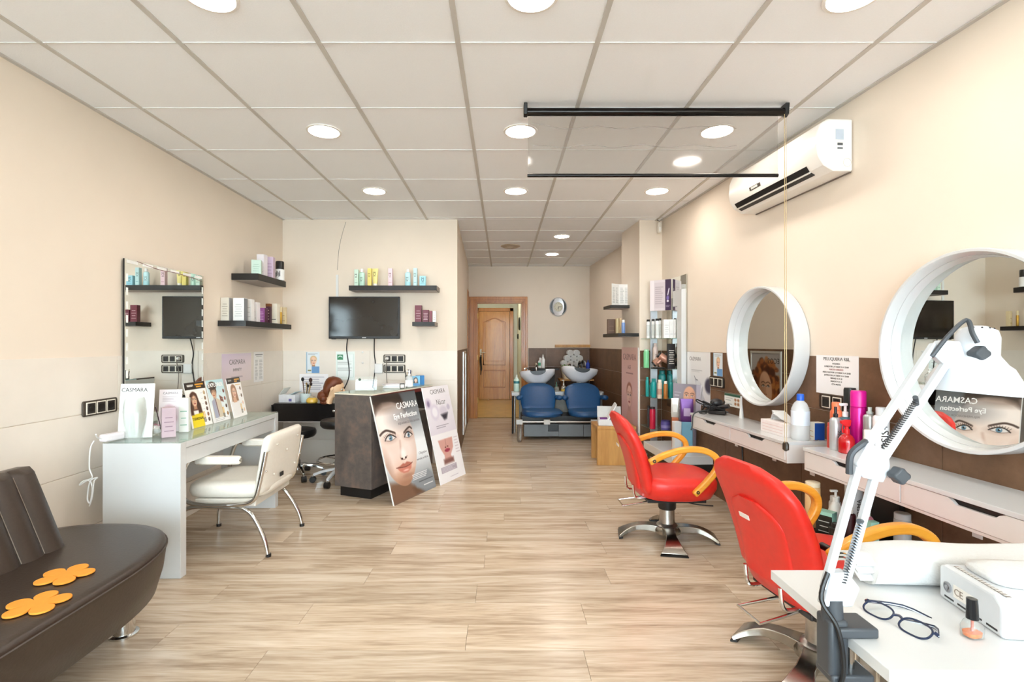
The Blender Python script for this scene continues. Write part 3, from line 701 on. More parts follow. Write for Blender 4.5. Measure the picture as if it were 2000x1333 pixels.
cable('white_cable', 'knotted white cable hanging beside the white desk panel', [(-2.165, 2.66, .735), (-2.16, yb, .70), (-2.165, yb, .6), (-2.15, yb, .55), (-2.2, yb, .53), (-2.215, yb, .51), (-2.17, yb, .535), (-2.15, yb, .5), (-2.16, yb, .42), (-2.175, yb, .44), (-2.16, yb, .53), (-2.12, yb, .55), (-2.14, yb, .53), (-2.15, yb, .45), (-2.165, yb, .40)], .0035, WHITE)
# ================================================================ white armchair at the desk
CREAM = mat('cream_vinyl', 'ece7dc', .38, 0, .02, 60, .05)
ch = thing('salon_armchair', 'white vinyl armchair with chrome tube frame pulled up to the white desk', 'chair', (-1.62, 3.2, 0), R(180))   # local x forward = towards the wall
m = MB().loft([(.03, 0, .335, .2, .21), (.03, 0, .345, .235, .235), (.03, 0, .375, .245, .245), (.03, 0, .405, .24, .24), (.03, 0, .42, .22, .225), (.03, 0, .425, .15, .16)], 40, 5).build('seat', CREAM, ch, ang=60)
bk = []
for t_ in [0, .03, .12, .35, .6, .85, .95, 1]:
    z = .36 + .345 * t_; r_ = .88 if t_ in (0, 1) else .97 if t_ in (.03, .95) else 1
    bk.append((-.175 - .05 * t_, 0, z, .032 * (r_ if r_ < .9 else 1) * (1 if 0 < t_ < 1 else .5), .262 * r_ * (1 - .06 * t_), 4))
MB().loft(bk, 40).build('backrest', CREAM, ch, ang=60)
for s in (-1, 1):
    yy = s * .265
    MB().tube([(-.235, yy, .62), (-.2, yy, .45), (-.16, yy, .335), (-.05, yy, .31), (.18, yy, .315), (.255, yy, .36), (.26, yy, .45), (.225, yy, .555), (.18, yy, .572), (-.09, yy, .572)], .0125, 10, sm=5).build('arm_tube', CHROME, ch)
    MB().loft([(.045, yy, .548, .125, .018, 4), (.045, yy, .556, .132, .026, 4), (.045, yy, .586, .132, .026, 4), (.045, yy, .594, .125, .018, 4)], 28).build('armrest', CREAM, ch)
    lg = MB().tube([(.33, s * .245, 0), (.325, s * .245, .12), (.30, s * .24, .22), (.22, s * .235, .285), (.0, s * .235, .285), (-.09, s * .235, .275), (-.15, s * .235, .22), (-.215, s * .245, .1), (-.24, s * .25, 0)], .0125, 10, sm=5).build('leg_tube', CHROME, ch)
    for x in (.33, -.24): MB().cyl((x, s * .247, 0), (x, s * .247, .018), .0155).build('rubber_foot', BLACK, lg)
    for z, x in ((.62, -.23), (.5, -.215)): MB().ell((x - .012, s * .245, z), .006, 8, 6).build('screw', CHROME, ch)
MB().box(-.16, .2, -.235, .235, .29, .335).build('seat_frame', C('d8d2c6'), ch, False, .006)
for (yy, zz) in ((-.15, .64), (.15, .64), (0, .58), (-.15, .46), (.15, .46)): MB().ell((-.252 + (.64 - zz) * .12, yy, zz), .007, 8, 6).build('button', C('cfc8bb'), ch)
MB().box(-.235, -.2305, .03, .075, .425, .45).build('maker_tag', C('2a2a2a'), ch, False)
# ================================================================ corner shelves on the left wall
def wall_shelf(label, loc, rz, L, D, th=.048):
    t = thing('wall_shelf', label, 'shelf', loc, rz)
    MB().box(-L / 2, L / 2, -D, -.0005, -th, 0).build('shelf_board', BLACKW, t, False, .002)
    MB().box(-L / 2 + .01, L / 2 - .01, -D + .01, -.006, -th - .0012, -th).build('underside', C('b9b0aa', .6), t, False)
    return t
y_, z_ = 4.52, 1.845
wall_shelf('black floating shelf, the upper one of the pair beside the corner mirror', (XL(y_), y_, z_), RZL, .565, .225, .055)
y2_, z2_ = 4.48, 1.437
wall_shelf('black floating shelf, the lower one of the pair, crowded with cartons', (XL(y2_), y2_, z2_), RZL, .9, .225, .045)
def item(px0, px1, pyt, y, zb):
    x0, x1 = (px0 - CX) * y / F, (px1 - CX) * y / F; return ((x0 + x1) / 2, y, zb), x1 - x0, zat(pyt, y) - zb
for nm, lb, px0, px1, pyt, y, col, kw in (
    ('product_box', 'pale mint carton at the near end of the upper corner shelf', 493, 510, 509, 4.31, 'c3dccd', dict(ink='8fb5a2', lines=4, rz=R(18))),
    ('product_box', 'clear-topped white carton behind the mint one on the upper corner shelf', 505, 519, 498, 4.46, 'e9e4ea', dict(ink='b5aab5', lines=2)),
    ('product_box', 'lilac carton on the upper corner shelf beside the black-capped jar', 520, 535, 503, 4.56, 'c9b3c8', dict(ink='a58ba6', lines=4, rz=R(10)))):
    loc, w, h = item(px0, px1, pyt, y, z_); carton(nm, lb, loc, w, .07, h, col, **kw)
loc, w, h = item(538, 555, 511, 4.72, z_)
t = bottle('styling_jar', 'white jar with black lid and black sketch print on the upper corner shelf', loc, w / 2, h, 'efefee', 'flat', '161616', .9, .42, .06)
for k in range(5): MB().box(-.02 + .009 * k, -.015 + .009 * k, -w / 2 * 1.02, -w / 2 * .96, .03 + .006 * (k % 3), .07 + .008 * ((k * 2) % 3)).build('print_mark', INK, t, False)
for lb, px0, px1, pyt, y, col, kw in (
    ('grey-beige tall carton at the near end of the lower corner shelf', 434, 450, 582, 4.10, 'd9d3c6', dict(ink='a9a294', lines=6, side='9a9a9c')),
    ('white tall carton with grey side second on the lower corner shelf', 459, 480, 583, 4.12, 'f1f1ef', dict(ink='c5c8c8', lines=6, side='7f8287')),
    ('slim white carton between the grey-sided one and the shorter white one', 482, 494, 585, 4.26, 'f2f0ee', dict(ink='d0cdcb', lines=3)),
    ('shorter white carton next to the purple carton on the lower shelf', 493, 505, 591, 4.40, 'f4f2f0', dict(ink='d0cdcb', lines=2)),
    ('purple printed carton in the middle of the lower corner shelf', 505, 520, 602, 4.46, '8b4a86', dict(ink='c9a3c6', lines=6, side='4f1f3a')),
    ('dark plum gridded carton with a brown cap on the lower shelf', 521, 529, 594, 4.60, '4a2436', dict(ink='e3cdbf', lines=4, cap='7c4a26')),
    ('cream carton with small black mark on the lower corner shelf', 529, 544, 594, 4.70, 'efe6d4', dict(ink='5a544a', lines=1)),
    ('gold-edged cream slim carton at the far end of the lower shelf', 552, 559, 601, 4.88, 'e6d2a8', dict(ink='b08a3c', lines=2))):
    loc, w, h = item(px0, px1, pyt, y, z2_); loc = (min(max(loc[0], XL(y) + w / 2 + .003), XL(y) + .225 - w / 2), y, z2_)
    carton('product_box', lb, loc, w, min(.06, w * 1.1), h, col, **kw)
loc, w, h = item(546, 551, 600, 4.80, z2_); bottle('gold_tube', 'thin gold tube standing between cream cartons', loc, w / 2, h, 'caa045', 'flat', 'e9d9b0', .95, .3, .02, m=mat('gold', 'd2a64a', .3, .8))
# ================================================================ television wall
def on_back(px, py, y=YB): return P(px, py, y)
tv = thing('television', 'black flat television mounted on the cream wall', 'television', (P(712, 621, 5.2).x, 5.2, P(712, 621, 5.2).z))
MB().box(-.366, .366, -.018, .012, -.217, .217).build('housing', BLACK, tv, True, .004)
SCREEN = mat('screen', '241f1a', .12, 0, .15, 2)
MB().box(-.352, .352, -.0195, -.0182, -.192, .206).build('screen_panel', SCREEN, tv, False)
MB().box(-.02, .02, -.0195, -.018, -.211, -.203).build('brand_badge', C('d9d9d9', .3), tv, False)
MB().box(-.34, -.3, -.01, .01, -.224, -.217).build('sensor', BLACK, tv, False)
MB().box(-.12, .12, .012, .0595, -.1, .1).build('wall_bracket', BLACK, tv, False)
sw = (853 - 681) * 5.03 / F
t = wall_shelf('long black floating shelf of pastel hair products above the television', (P(767, 558, 5.03).x, YB, P(767, 558, 5.03).z), 0, sw, .23)
ZS = P(767, 558, 5.03).z
t2 = wall_shelf('short black floating shelf of maroon cartons beside the television', (P(827, 629, 5.03).x, YB, P(827, 629, 5.03).z), 0, .225, .23, .042); ZS2 = P(827, 629, 5.03).z
for s_, L in ((t, sw), (t2, .225)): MB().box(L / 2, L / 2 + .001, -.228, -.002, -.046 if L > .5 else -.04, -.002).build('end_cap', C('8c8078', .5), s_, False)
YI = 5.1
def ice(kind, lb, px0, px1, pyt, col, **kw):
    loc, w, h = item(px0, px1, pyt, YI, ZS)
    if kind == 'box': return carton('product_box', lb, loc, w, .045, h, col, word='ICE', wsize=min(.036, w * .8), **kw)
    return bottle('shampoo_bottle', lb, loc, w / 2, h, col, word='ICE', wsize=.034, ell=.7, **kw)
ice('box', 'slim mint carton, first on the long shelf above the television', 693, 700.5, 527, 'cfe8d8', ink='8fb9a2', lines=1)
ice('bot', 'mint shampoo bottle with white cap on the long shelf', 701.5, 712.5, 525.5, 'bfe3d2', caph=.2, capr=.55, sh=.1)
ice('box', 'narrow yellow carton beside the yellow tube', 718.8, 726, 525, 'ead97a')
loc, w, h = item(727, 739, 525, YI, ZS)
t = thing('cream_tube', 'pale yellow squeeze tube standing on its white cap', 'tube', loc)
MB().loft([(0, 0, h * .14, w * .34, .022, 2), (0, 0, h * .5, w * .42, .018, 2.4), (0, 0, h * .93, w * .49, .004, 5), (0, 0, h, w * .5, .003, 6)], 24).build('tube_body', C('f1e596', .35), t)
MB().lathe([(w * .33, 0), (w * .34, h * .14)], 20).build('cap', C('f7f5ec'), t)
txt('ICE', .034, INK, t, (w * .12, -.0175, h * .68), 'CENTER', R(90))
ice('box', 'slim pink carton standing alone on the long shelf', 759, 767, 525, 'f0d2da', ink='c79aa8', lines=1)
ice('bot', 'light blue bottle with slanted white cap on the long shelf', 791, 802, 526, 'bfe6ec', caph=.18, capr=.5, sh=.14, lab='aadde6', labz=(.05, .3))
ice('box', 'slim aqua carton near the end of the long shelf', 808, 815, 524.6, 'bfe3e6', ink='7fb7bd', lines=1)
ice('box', 'square sky blue carton at the end of the long shelf', 820, 832, 540, '9fd9ea', ink='5b9fb4', lines=1)
for lb, a_, b_, pt, col, kw in (
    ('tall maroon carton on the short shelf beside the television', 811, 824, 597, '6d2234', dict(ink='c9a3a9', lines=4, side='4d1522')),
    ('medium maroon carton on the short shelf beside the television', 826, 838, 606, '6d2a3c', dict(ink='d7b8bc', lines=5)),
    ('slim maroon carton leaning next to the white one on the short shelf', 839.5, 844, 608, '83384a', dict())):
    loc, w, h = item(a_, b_, pt, YI, ZS2); carton('product_box', lb, loc, w, .05, h, col, **kw)
loc, w, h = item(845.5, 852, 608, YI, ZS2); carton('product_box', 'white carton at the end of the short shelf', loc, w, .045, h, 'efedeb', ink='a9a9a9', lines=3)
# trunking and cables of the television
tag(MB().box(-.012, .012, -.012, 0, 0, .29).build('cable_trunking', WHITE, None, False), 'thin white cable trunking above the television', 'trunking'); o = bpy.data.objects['cable_trunking']; o.location = (P(659, 580, YB).x, YB, P(659, 580, YB).z - .06)
cable('thin_cable', 'thin pale cable curving up the wall to the ceiling', [(P(659, 528, YB).x, YB - .004, P(659, 528, YB).z + .0), (P(662, 490, YB).x, YB - .004, P(662, 490, YB).z), (P(668, 460, YB).x, YB - .004, P(668, 460, YB).z), (P(676, 434, YB).x, YB - .004, P(676, 434, YB).z)], .002, C('8f8478'))
def bp(px, py, d=.012): q = P(px, py, YB - d); return (q.x, q.y, q.z)
cable('television_cable', 'black cable swinging from the television to the reception counter, nearer the notice', [bp(679, 661, .05), bp(677, 682), bp(680, 705), bp(682, 725), bp(680, 742), bp(671, 762)], .0055)
cable('television_cable', 'black cable dropping from the television beside the white junction box', [bp(731, 661, .05), bp(731, 690), bp(733, 710, .015), bp(731, 735), bp(727, 762)], .0055)
p = bp(740.5, 720, .006)
t = tag(MB().box(-.042, .042, -.03, 0, -.05, .05).build('junction_box', WHITE, None, True, .006), 'white junction box between the black cable and the sockets', 'junction box'); t.location = p
s1 = socket('triple black wall socket, upper one of the pair by the counter, with a white plug', bp(770.5, 701, .0062), 0, 3, .066); s2 = socket('triple black wall socket, lower one of the pair by the counter', bp(770.5, 720.5, .0062), 0, 3, .066)
pl = thing('white_plug', 'white round plug with a cord in the upper socket', 'plug', bp(756.5, 701, .0225))
q = MB().lathe([(.018, 0), (.018, .025), (.012, .035)], 16); q.mark = 0; q.xf(Matrix.Rotation(R(90), 4, 'X')); q.build('plug_body', WHITE, pl)
MB().tube([(0, -.03, 0), (0, -.04, -.03), (-.006, -.02, -.12), (-.004, -.015, -.2), (.004, -.015, -.31)], .004, 6, sm=5).build('cord', C('8b8177'), pl)
for zz in (688.5, 709): 
    t = tag(MB().lathe([(.01, 0), (.01, .006), (.006, .009)], 12).build('wall_hook', WHITE), 'tiny white adhesive hook on the wall beside the notice', 'hook', 'adhesive hooks by the notice'); t.location = bp(708.5, zz, .0063); t.rotation_euler = (R(90), 0, 0)
def paper_on(px0, px1, py0, py1, y=YB - .0075):
    a_, b_ = P(px0, py0, y), P(px1, py1, y); return ((a_.x + b_.x) / 2, y, b_.z), b_.x - a_.x, a_.z - b_.z
loc, w, h = paper_on(656, 693, 687, 743)
a = Art(w, h, 60, 'eaf3ee'); a.rect(.06, .08, .94, .9, 'c3d9cf').rect(.075, .09, .925, .89, 'eef5f2'); a.rect(.08, .11, .38, .29, '1f7a48').ell(.23, .2, .11, .055, 'eaf3ee', .3).ell(.23, .225, .1, .045, '1f7a48', .3); a.lines(.1, .9, .34, .48, 5, '4a4f4c', .3, .6).lines(.1, .9, .56, .68, 4, '4a4f4c', .3, .6)
card('wall_notice', 'official notice with green emblem taped below the television', 'notice', loc, 0, 0, w, h, .0008, a)
def brochure(lb, loc, rz, w, h):
    a = Art(w, h, 48, 'dfe8ec'); a.rect(.0, 0, .08, 1, '8fb2c9'); face(a, .55, .42, .19, 'efc9ad', 'd8b98a', .2, hairstyle='up'); a.rect(.42, .68, 1, 1, '6f9fcf').rect(.12, .84, .38, .9, '8a8a5a').lines(.15, .9, .06, .16, 2, '6b6b75')
    return card('wall_brochure', lb, 'brochure', loc, rz, 0, w, h, .0008, a)
loc, w, h = paper_on(598, 624, 688, 729.5); brochure('narrow blue beauty brochure with a face on the cream wall', loc, 0, w, h)
loc, w, h = paper_on(585, 641, 731, 767); a = Art(w, h, 40, 'f3f1f2'); a.lines(.12, .9, .12, .9, 7, '8f8fa3', .35, .6); card('price_sheet', 'white printed sheet behind the mannequin head', 'sheet', loc, 0, 0, w, h, .0008, a)
# left wall papers
def left_paper(px0, px1, py0, py1):
    y0 = 2.23 / ((CX - px0) / F - .015); y1 = 2.23 / ((CX - px1) / F - .015); ym = (y0 + y1) / 2
    return (XL(ym) + .0075, ym, zat(py1, ym)), y1 - y0, zat(py0, ym) - zat(py1, ym)
loc, w, h = left_paper(431, 489, 691, 746)
a = Art(w, h, 50, 'e6d6df'); a.grad('dccbe0', 'ecdcdc', 60); a.lines(.3, .7, .78, .86, 1, 'a793a0')
t = card('wall_poster', 'pale lilac CASMARA poster taped to the left wall under the lower shelf', 'poster', loc, RZL, 0, w, h, .0008, a)
txt('CASMARA', .062, INKG, t, (0, -.0012, h * .62), sx=.95); txt('INFINITY', .036, INKG, t, (0, -.0012, h * .38))
loc, w, h = left_paper(494, 513, 688, 746)
a = Art(w, h, 44, 'f1efec'); a.rect(.15, .08, .9, .1, '555555').rect(.25, .14, .8, .155, '777777').lines(.12, .42, .25, .93, 18, '777777', .4, .6, 4).lines(.55, .9, .25, .93, 18, '777777', .4, .6, 9)
card('price_list', 'narrow white price list in a sleeve on the left wall near the corner', 'price list', loc, RZL, 0, w, h, .0008, a)
# ================================================================ black wall desk and what lies on it
YD = 4.86
bd = thing('wall_desk', 'glossy black drawer desk fixed to the cream wall behind the reception counter', 'desk', (-1.74, YD, 0))
GB = mat('gloss_black', '0d0e11', .12, 0, .1, 4)
MB().box(-.485, .47, .02, YB - YD - .007, .5, .672).build('carcass', GB, bd, False, .002)
MB().box(-.485, .47, 0, .019, .505, .668).build('drawer_front', GB, bd, False, .003)
MB().box(-.485, .47, 0, .04, .492, .5).build('lower_edge', C('a9a4a0', .4), bd, False)
MB().box(-.5, -.488, -.01, .1, .4, .66).build('side_bracket', BLACK, bd, False)
q = MB().lathe([(.012, 0), (.012, .004), (.007, .006)], 16); q.mark = 0; q.xf(Matrix.Translation((.1, 0, .6)) @ Matrix.Rotation(R(90), 4, 'X')); q.build('lock', STEEL, bd)
ZK = .672
t = thing('glove_box', 'open white carton of gloves at the left end of the black desk', 'box', (-2.13, 5.02, ZK), R(-6))
MB().box(-.085, .085, -.06, .06, 0, .075).build('carton', C('e8eaef'), t, False, .002)
MB().box(.02, .05, -.0612, -.06, .01, .035).build('print_patch', C('6d6aa8'), t, False)
MB().prism_y([(-.085, .075), (-.03, .14), (-.025, .138), (-.078, .075)], -.06, .06).build('lid_flap', C('d9dcd6'), t, False)
MB().prism_y([(.02, .075), (.09, .105), (.09, .1), (.03, .073)], -.06, .06).build('lid_flap', C('cfe3ea'), t, False)
t = thing('brush_cup', 'frosted glass cup of makeup brushes on the black desk', 'cup', (-1.965, 5.0, ZK))
MB().lathe([(.045, 0), (.05, .01), (.052, .085), (.048, .085), (.046, .012), (0, .01)], 22, cap=False).build('cup', C('cfdfe0', .3), t)
for i, (x, y, hh, r) in enumerate(((-.02, 0, .21, .016), (.03, .01, .2, .018), (.0, .02, .17, .01), (.02, -.02, .15, .013), (.035, 0, .165, .014))):
    q = MB().tube([(x * .5, y, .02), (x * 1.4, y, hh)], [.004, .005], 7).build('brush_handle', C(('5a3a22', 'b79a6a', 'c9b48a', '3a2a20', 'a98a5a')[i]), t)
    MB().ell((x * 1.5, y, hh + r * .9), (r, r * .8, r * 1.3), 10, 7).build('brush_head', C(('16110f', '3a201a', '8d7448', '1d1512', '2a1614')[i], .8), q)
t = thing('cream_jar', 'round yellow jar on the black desk beside the mannequin head', 'jar', (-1.875, 4.93, ZK))
MB().lathe([(.045, 0), (.055, .012), (.052, .035), (.035, .05)], 24).build('jar_body', C('e3b94a', .25), t)
MB().lathe([(.03, .05), (.028, .062), (.01, .066)], 20).build('lid', glass('jar_lid', 'fdf8ea', .7), t)
# mannequin head looking towards the passage
mh = thing('mannequin_head', 'auburn-haired practice mannequin head lying over the black desk edge', 'mannequin head', (-1.7, 4.9, ZK), R(0), rot=(0, R(18), R(8)))
SKIN = mat('mannequin_skin', 'efc79d', .45, 0, .02); HAIR = mat('auburn_hair', '6b3212', .35, 0, .35, 30, .6, 0, .5, 0, (3, 3, 18))
m = MB(); rr = []
for (z, xf, xb, ry) in ((.0, .035, -.055, .055), (.03, .03, -.045, .046), (.065, .035, -.04, .045), (.085, .075, -.045, .05), (.11, .09, -.06, .06), (.14, .094, -.075, .068), (.17, .088, -.08, .071), (.2, .086, -.08, .07), (.225, .07, -.07, .06), (.245, .03, -.035, .035)):
    r = []
    for k in range(24):
        an = 2 * math.pi * k / 24; c, s = math.cos(an), math.sin(an); r.append(Vector((c * (xf if c > 0 else -xb), s * ry, z)))
    rr.append(r)
m.rings(rr); m.build('head', SKIN, mh, ang=80)
MB().tube([(.088, 0, .175), (.105, 0, .145), (.112, 0, .135), (.095, 0, .128)], [.006, .011, .013, .008], 8, sm=3).build('nose', SKIN, mh)
MB().tube([(.09, -.02, .105), (.1, 0, .107), (.09, .02, .105)], [.003, .007, .003], 8, sm=3).build('lips', C('b5675a'), mh)
for s in (-1, 1):
    MB().ell((.078, s * .03, .168), (.012, .014, .007), 10, 6).build('eye', C('f0ece6', .2), mh); MB().ell((.088, s * .03, .168), (.004, .006, .006), 8, 6).build('iris', C('3a2a1e', .2), mh)
    MB().tube([(.086, s * .015, .186), (.085, s * .04, .19)], .003, 6).build('eyebrow', HAIR, mh)
    MB().ell((-.005, s * .071, .15), (.016, .008, .026), 10, 7).build('ear', SKIN, mh)
m = MB(); rr = []
for (z, xf, xb, ry) in ((.055, -.01, -.075, .05), (.1, -.005, -.09, .07), (.14, .01, -.1, .08), (.18, .045, -.1, .083), (.215, .07, -.095, .08), (.24, .06, -.08, .066), (.262, .03, -.045, .035)):
    r = []
    for k in range(24):
        an = 2 * math.pi * k / 24; c, s = math.cos(an), math.sin(an); cx0 = (xf + xb) / 2; r.append(Vector((cx0 + c * (xf - xb) / 2, s * ry, z)))
    rr.append(r)
hr = m.rings(rr).build('hair', HAIR, mh, ang=80)
for k, (x, y, z, r) in enumerate(((-.075, -.02, .06, .05), (-.085, .01, .035, .045), (-.06, -.035, .03, .04), (-.05, -.02, .0, .035), (-.03, -.04, .0, .022), (-.07, .02, .08, .045))): MB().ell((x, y, z), (r, r * .9, r * .8), 14, 9).build('curl', HAIR, hr)
t = thing('black_cape', 'heap of curly black netting under the mannequin head', 'cape', (-1.44, 4.92, ZK))
rr = random.Random(5); pts = [Vector((rr.uniform(-.1, .1), rr.uniform(-.03, .05), rr.uniform(.01, .07) * (1 if k % 3 else .6))) for k in range(40)]
MB().tube(pts, .007, 6, sm=4).build('netting', C('17161a', .5), t)
MB().tube([(.0, -.045, .0), (.02, -.047, -.05), (.015, -.047, -.12), (.03, -.046, -.16)], .006, 6, sm=4).build('hanging_strap', C('17161a', .5), t)
MB().tube([(.05, -.048, -.1), (.06, -.05, -.14), (.045, -.05, -.155)], .004, 6, sm=4).build('white_hook', WHITE, t)
# ================================================================ stools
def stool(label, loc, rz, zs, ring, base, r=.165):
    t = thing('rolling_stool', label, 'stool', loc, rz)
    MB().lathe([(r * .9, zs - .075), (r, zs - .055), (r * 1.01, zs - .03), (r * .96, zs - .008), (r * .8, zs), (0, zs + .003)], 32).build('seat', mat('black_vinyl', '151516', .3, 0, .1, 60, .05), t)
    MB().lathe([(r * .85, zs - .078), (r * .85, zs - .072), (.04, zs - .072), (.04, zs - .1), (.018, zs - .1)], 24).build('seat_plate', CHROME, t)
    MB().cyl((0, 0, .1), (0, 0, zs - .095), .017).build('column', CHROME, t); MB().cyl((0, 0, .07), (0, 0, .16), .027).build('sleeve', CHROME, t)
    for k in range(5):
        an = 2 * math.pi * k / 5 + .3; c, s = math.cos(an), math.sin(an)
        l = MB().ribbon([(.02 * c, .02 * s, .115), (.13 * c, .13 * s, .1), (.225 * c, .225 * s, .068)], [.036, .03, .022], .022, (-s, c, 0), 3).build('leg', base, t, True, .004)
        q = MB().cyl((.23 * c - s * .02, .23 * s + c * .02, .028), (.23 * c + s * .02, .23 * s - c * .02, .028), .0275, None, 16).build('caster', BLACK, l)
        MB().cyl((.23 * c, .23 * s, .03), (.23 * c, .23 * s, .065), .008).build('caster_stem', CHROME, l)
    if ring:
        q = [(.19 * math.cos(a_ * math.pi / 12), .19 * math.sin(a_ * math.pi / 12), .2) for a_ in range(24)]
        rg = MB().tube(q, .009, 8, True).build('foot_ring', CHROME, t)
        for k in range(3):
            an = 2 * math.pi * k / 3; MB().cyl((.02 * math.cos(an), .02 * math.sin(an), .2), (.19 * math.cos(an), .19 * math.sin(an), .2), .006).build('ring_spoke', CHROME, rg)
    return t
stool('black round stool on chrome wheels tucked under the black desk', (-1.93, 4.72, 0), 0, .455, False, CHROME)
stool('black stool with chrome foot ring and white base half behind the counter', (-1.49, 4.57, 0), .5, .57, True, C('e8e8e8', .3))
# ================================================================ reception counter
SLATE = mat('slate_laminate', '5a4e49', .38)
nt = SLATE.node_tree; e = [n for n in nt.nodes if n.type == 'VALTORGB'][0].color_ramp; e.elements[0].color = (*lin('4d4744'), 1); e.elements[1].color = (*lin('7b6459'), 1); q = e.elements.new(.5); q.color = (*lin('5f5651'), 1)
n_ = [n for n in nt.nodes if n.type == 'TEX_NOISE'][0]; n_.inputs['Scale'].default_value = 9; n_.inputs['Detail'].default_value = 8; n_.inputs['Roughness'].default_value = .65
RZC = R(68.5)                                                # local x along the counter, -y its public side
rc = thing('reception_counter', 'slate-look reception counter with black plinth and pale top', 'counter', (-1.05, 4.0, 0), RZC)
LC, DC = .98, .36
MB().box(0, .03, 0, DC, .085, .835).build('end_panel', SLATE, rc, False, .0015)
MB().box(LC - .03, LC, 0, DC, .085, .835).build('end_panel', SLATE, rc, False, .0015)
MB().box(.03, LC - .03, .0, .03, .085, .62).build('front_panel', SLATE, rc, False, .0015)
MB().box(.03, LC - .03, .02, DC, .60, .62).build('open_shelf', C('cfc8c0'), rc, False)
MB().box(.03, LC - .03, DC - .02, DC, .085, .835).build('back_panel', C('2a2624'), rc, False)
MB().box(.03, LC - .03, .0, .02, .805, .835).build('top_rail', C('7a2f26', .4), rc, False)
MB().box(.035, LC - .03, .03, DC - .03, 0, .085).build('plinth', BLACK, rc, False)
MB().box(-.004, LC, -.004, DC + .004, .836, .846).build('counter_top', C('e6ddcb', .3), rc, False, .002)
MB().box(0, LC, 0, DC, .8465, .852).build('glass_top', GLASSG, rc, False)
ZC = .852
CM = Matrix.Translation((-1.05, 4.0, 0)) @ Matrix.Rotation(RZC, 4, 'Z')
def onc(x, y): p = CM @ Vector((x, y, 0)); return (p.x, p.y, ZC)
for i in range(4):
    t = tag(MB().box(-.1, .1, -.07, .07, 0, .008).build('paper_stack', C(('f2efec', 'd9dde4', 'f4f2f0', 'e9e6ea')[i]), None, False), 'layer %s of the magazine pile on the counter' % ('lowest', 'second lowest', 'second highest', 'highest')[i], 'magazine', 'magazines on the counter')
    p = onc(.58, .17); t.location = (p[0], p[1], ZC + .0082 * i); t.rotation_euler = (0, 0, R(10 + 6 * i))
bottle('sanitizer_bottle', 'clear sanitizer pump bottle with white label on the counter', onc(.66, .065), .036, .15, 'eef2f2', 'pump', 'f6f6f6', .35, .3, .25, 'f7f7f7', (.05, .62), m=glass('cloudy_plastic', 'fafdfd', .6))
t = thing('pen_cup', 'dark pen cup full of pens at the far end of the counter', 'cup', onc(.86, .2))
MB().lathe([(.03, 0), (.032, .09), (.029, .09), (.027, .005), (0, .005)], 18, cap=False).build('cup', C('4c5248', .4), t)
for k in range(7): MB().tube([(.012 * math.cos(k), .012 * math.sin(k), .008), (.034 * math.cos(k), .034 * math.sin(k), .135 + .008 * (k % 3))], .004, 6).build('pen', C(('1a1a1a', '24386b', 'c9b79a', '1d1d1d', '6b6258', '2b2b55', 'd9d2c8')[k]), t)
a = Art(.075, .085, 26, '5fa8cf'); face(a, .5, .4, .22, 'efcdb5', '231a18', 0); a.rect(.0, .8, 1, 1, '2d76b4')
for lb, x, y, col, rz in (('light blue brochure box with a dark-haired model on the counter', .80, .08, '7ec0dc', 52), ('deep blue brochure box beside the lighter one on the counter', .90, .09, '2f7fbf', 60)):
    t = thing('brochure_box', lb, 'box', onc(x, y), R(rz - 40)); MB().box(-.04, .04, 0, .04, 0, .09).build('carton', C(col), t, False, .002)
    if '7ec' in col: a.build(t, -.0008, None, .003)
t = thing('acrylic_stand', 'clear acrylic certificate stand at the near end of the counter', 'stand', onc(.2, .2), R(0), rot=(R(-8), 0, R(5)))
MB().box(-.09, .09, 0, .004, .003, .12).build('plate', GLASS, t, False); MB().box(-.09, .09, -.05, .02, .0, .003).build('foot', GLASS, t, False)
MB().box(-.04, .085, -.0006, -.0002, .083, .085).build('print_line', C('7d8a6a'), t, False); q = MB().ell((-.055, 0, .095), (.012, .0015, .011), 14, 6).build('print_mark', C('2f4a38'), t)
t = thing('card_holder', 'small dark card holder in front of the magazines on the counter', 'card holder', onc(.5, .035), R(20)); MB().box(-.022, .022, 0, .012, 0, .045).build('holder', BLACK, t, False, .003); MB().box(-.016, .016, -.001, .0, .006, .036).build('card', C('e6ddd6'), t, False)
# ================================================================ leaning posters
w, h = .585, .865
a = Art(w, h, 190, 'd9dde0')
a.grad('3a3a39', '9aa1a6', 90, .02, .26); a.grad('9aa1a6', 'eef1f2', 90, .26, .5, (a.V > .26) * 1.0); a.grad('eef1f2', '7d8286', 90, .62, .95, (a.V > .62) * 1.0)
a.poly([(0, 1), (0, .84), (.3, .86), (.5, .9), (.62, .95), (.7, 1)], '6b4c38', .05); a.poly([(.48, .82), (.55, .93), (.75, .985), (1, .99), (1, .86), (.9, .8)], '8d9296', .03)
a.poly([(0, .8), (.28, .84), (.42, .84), (.5, 1), (0, 1)], '7c5c48', .05)
F_ = [(0, .08), (.18, .07), (.4, .08), (.58, .13), (.68, .23), (.735, .35), (.74, .5), (.72, .6), (.66, .7), (.59, .77), (.5, .83), (.4, .87), (.28, .865), (.16, .82), (.06, .74), (0, .64)]
q = [Vector((p[0], p[1], 0)) for p in F_]; mk = a.m_poly([(p.x, p.y) for p in smooth(q, 4)], .012)
a.grad('f3e3da', 'd9ab90', 90, .2, .95, mk); a.mix(mk * np.clip((a.U - .5) / .3, 0, 1), 'b8a8a2', .35)
a.mix(mk * a.m_ell(.2, .28, .35, .14, 1.2), 'fbf3ee', .7); a.mix(mk * a.m_ell(.5, .56, .2, .12, 1.2), 'fbf1ec', .6); a.mix(mk * a.m_ell(.12, .6, .16, .12, 1.2), 'f8e9e2', .6)
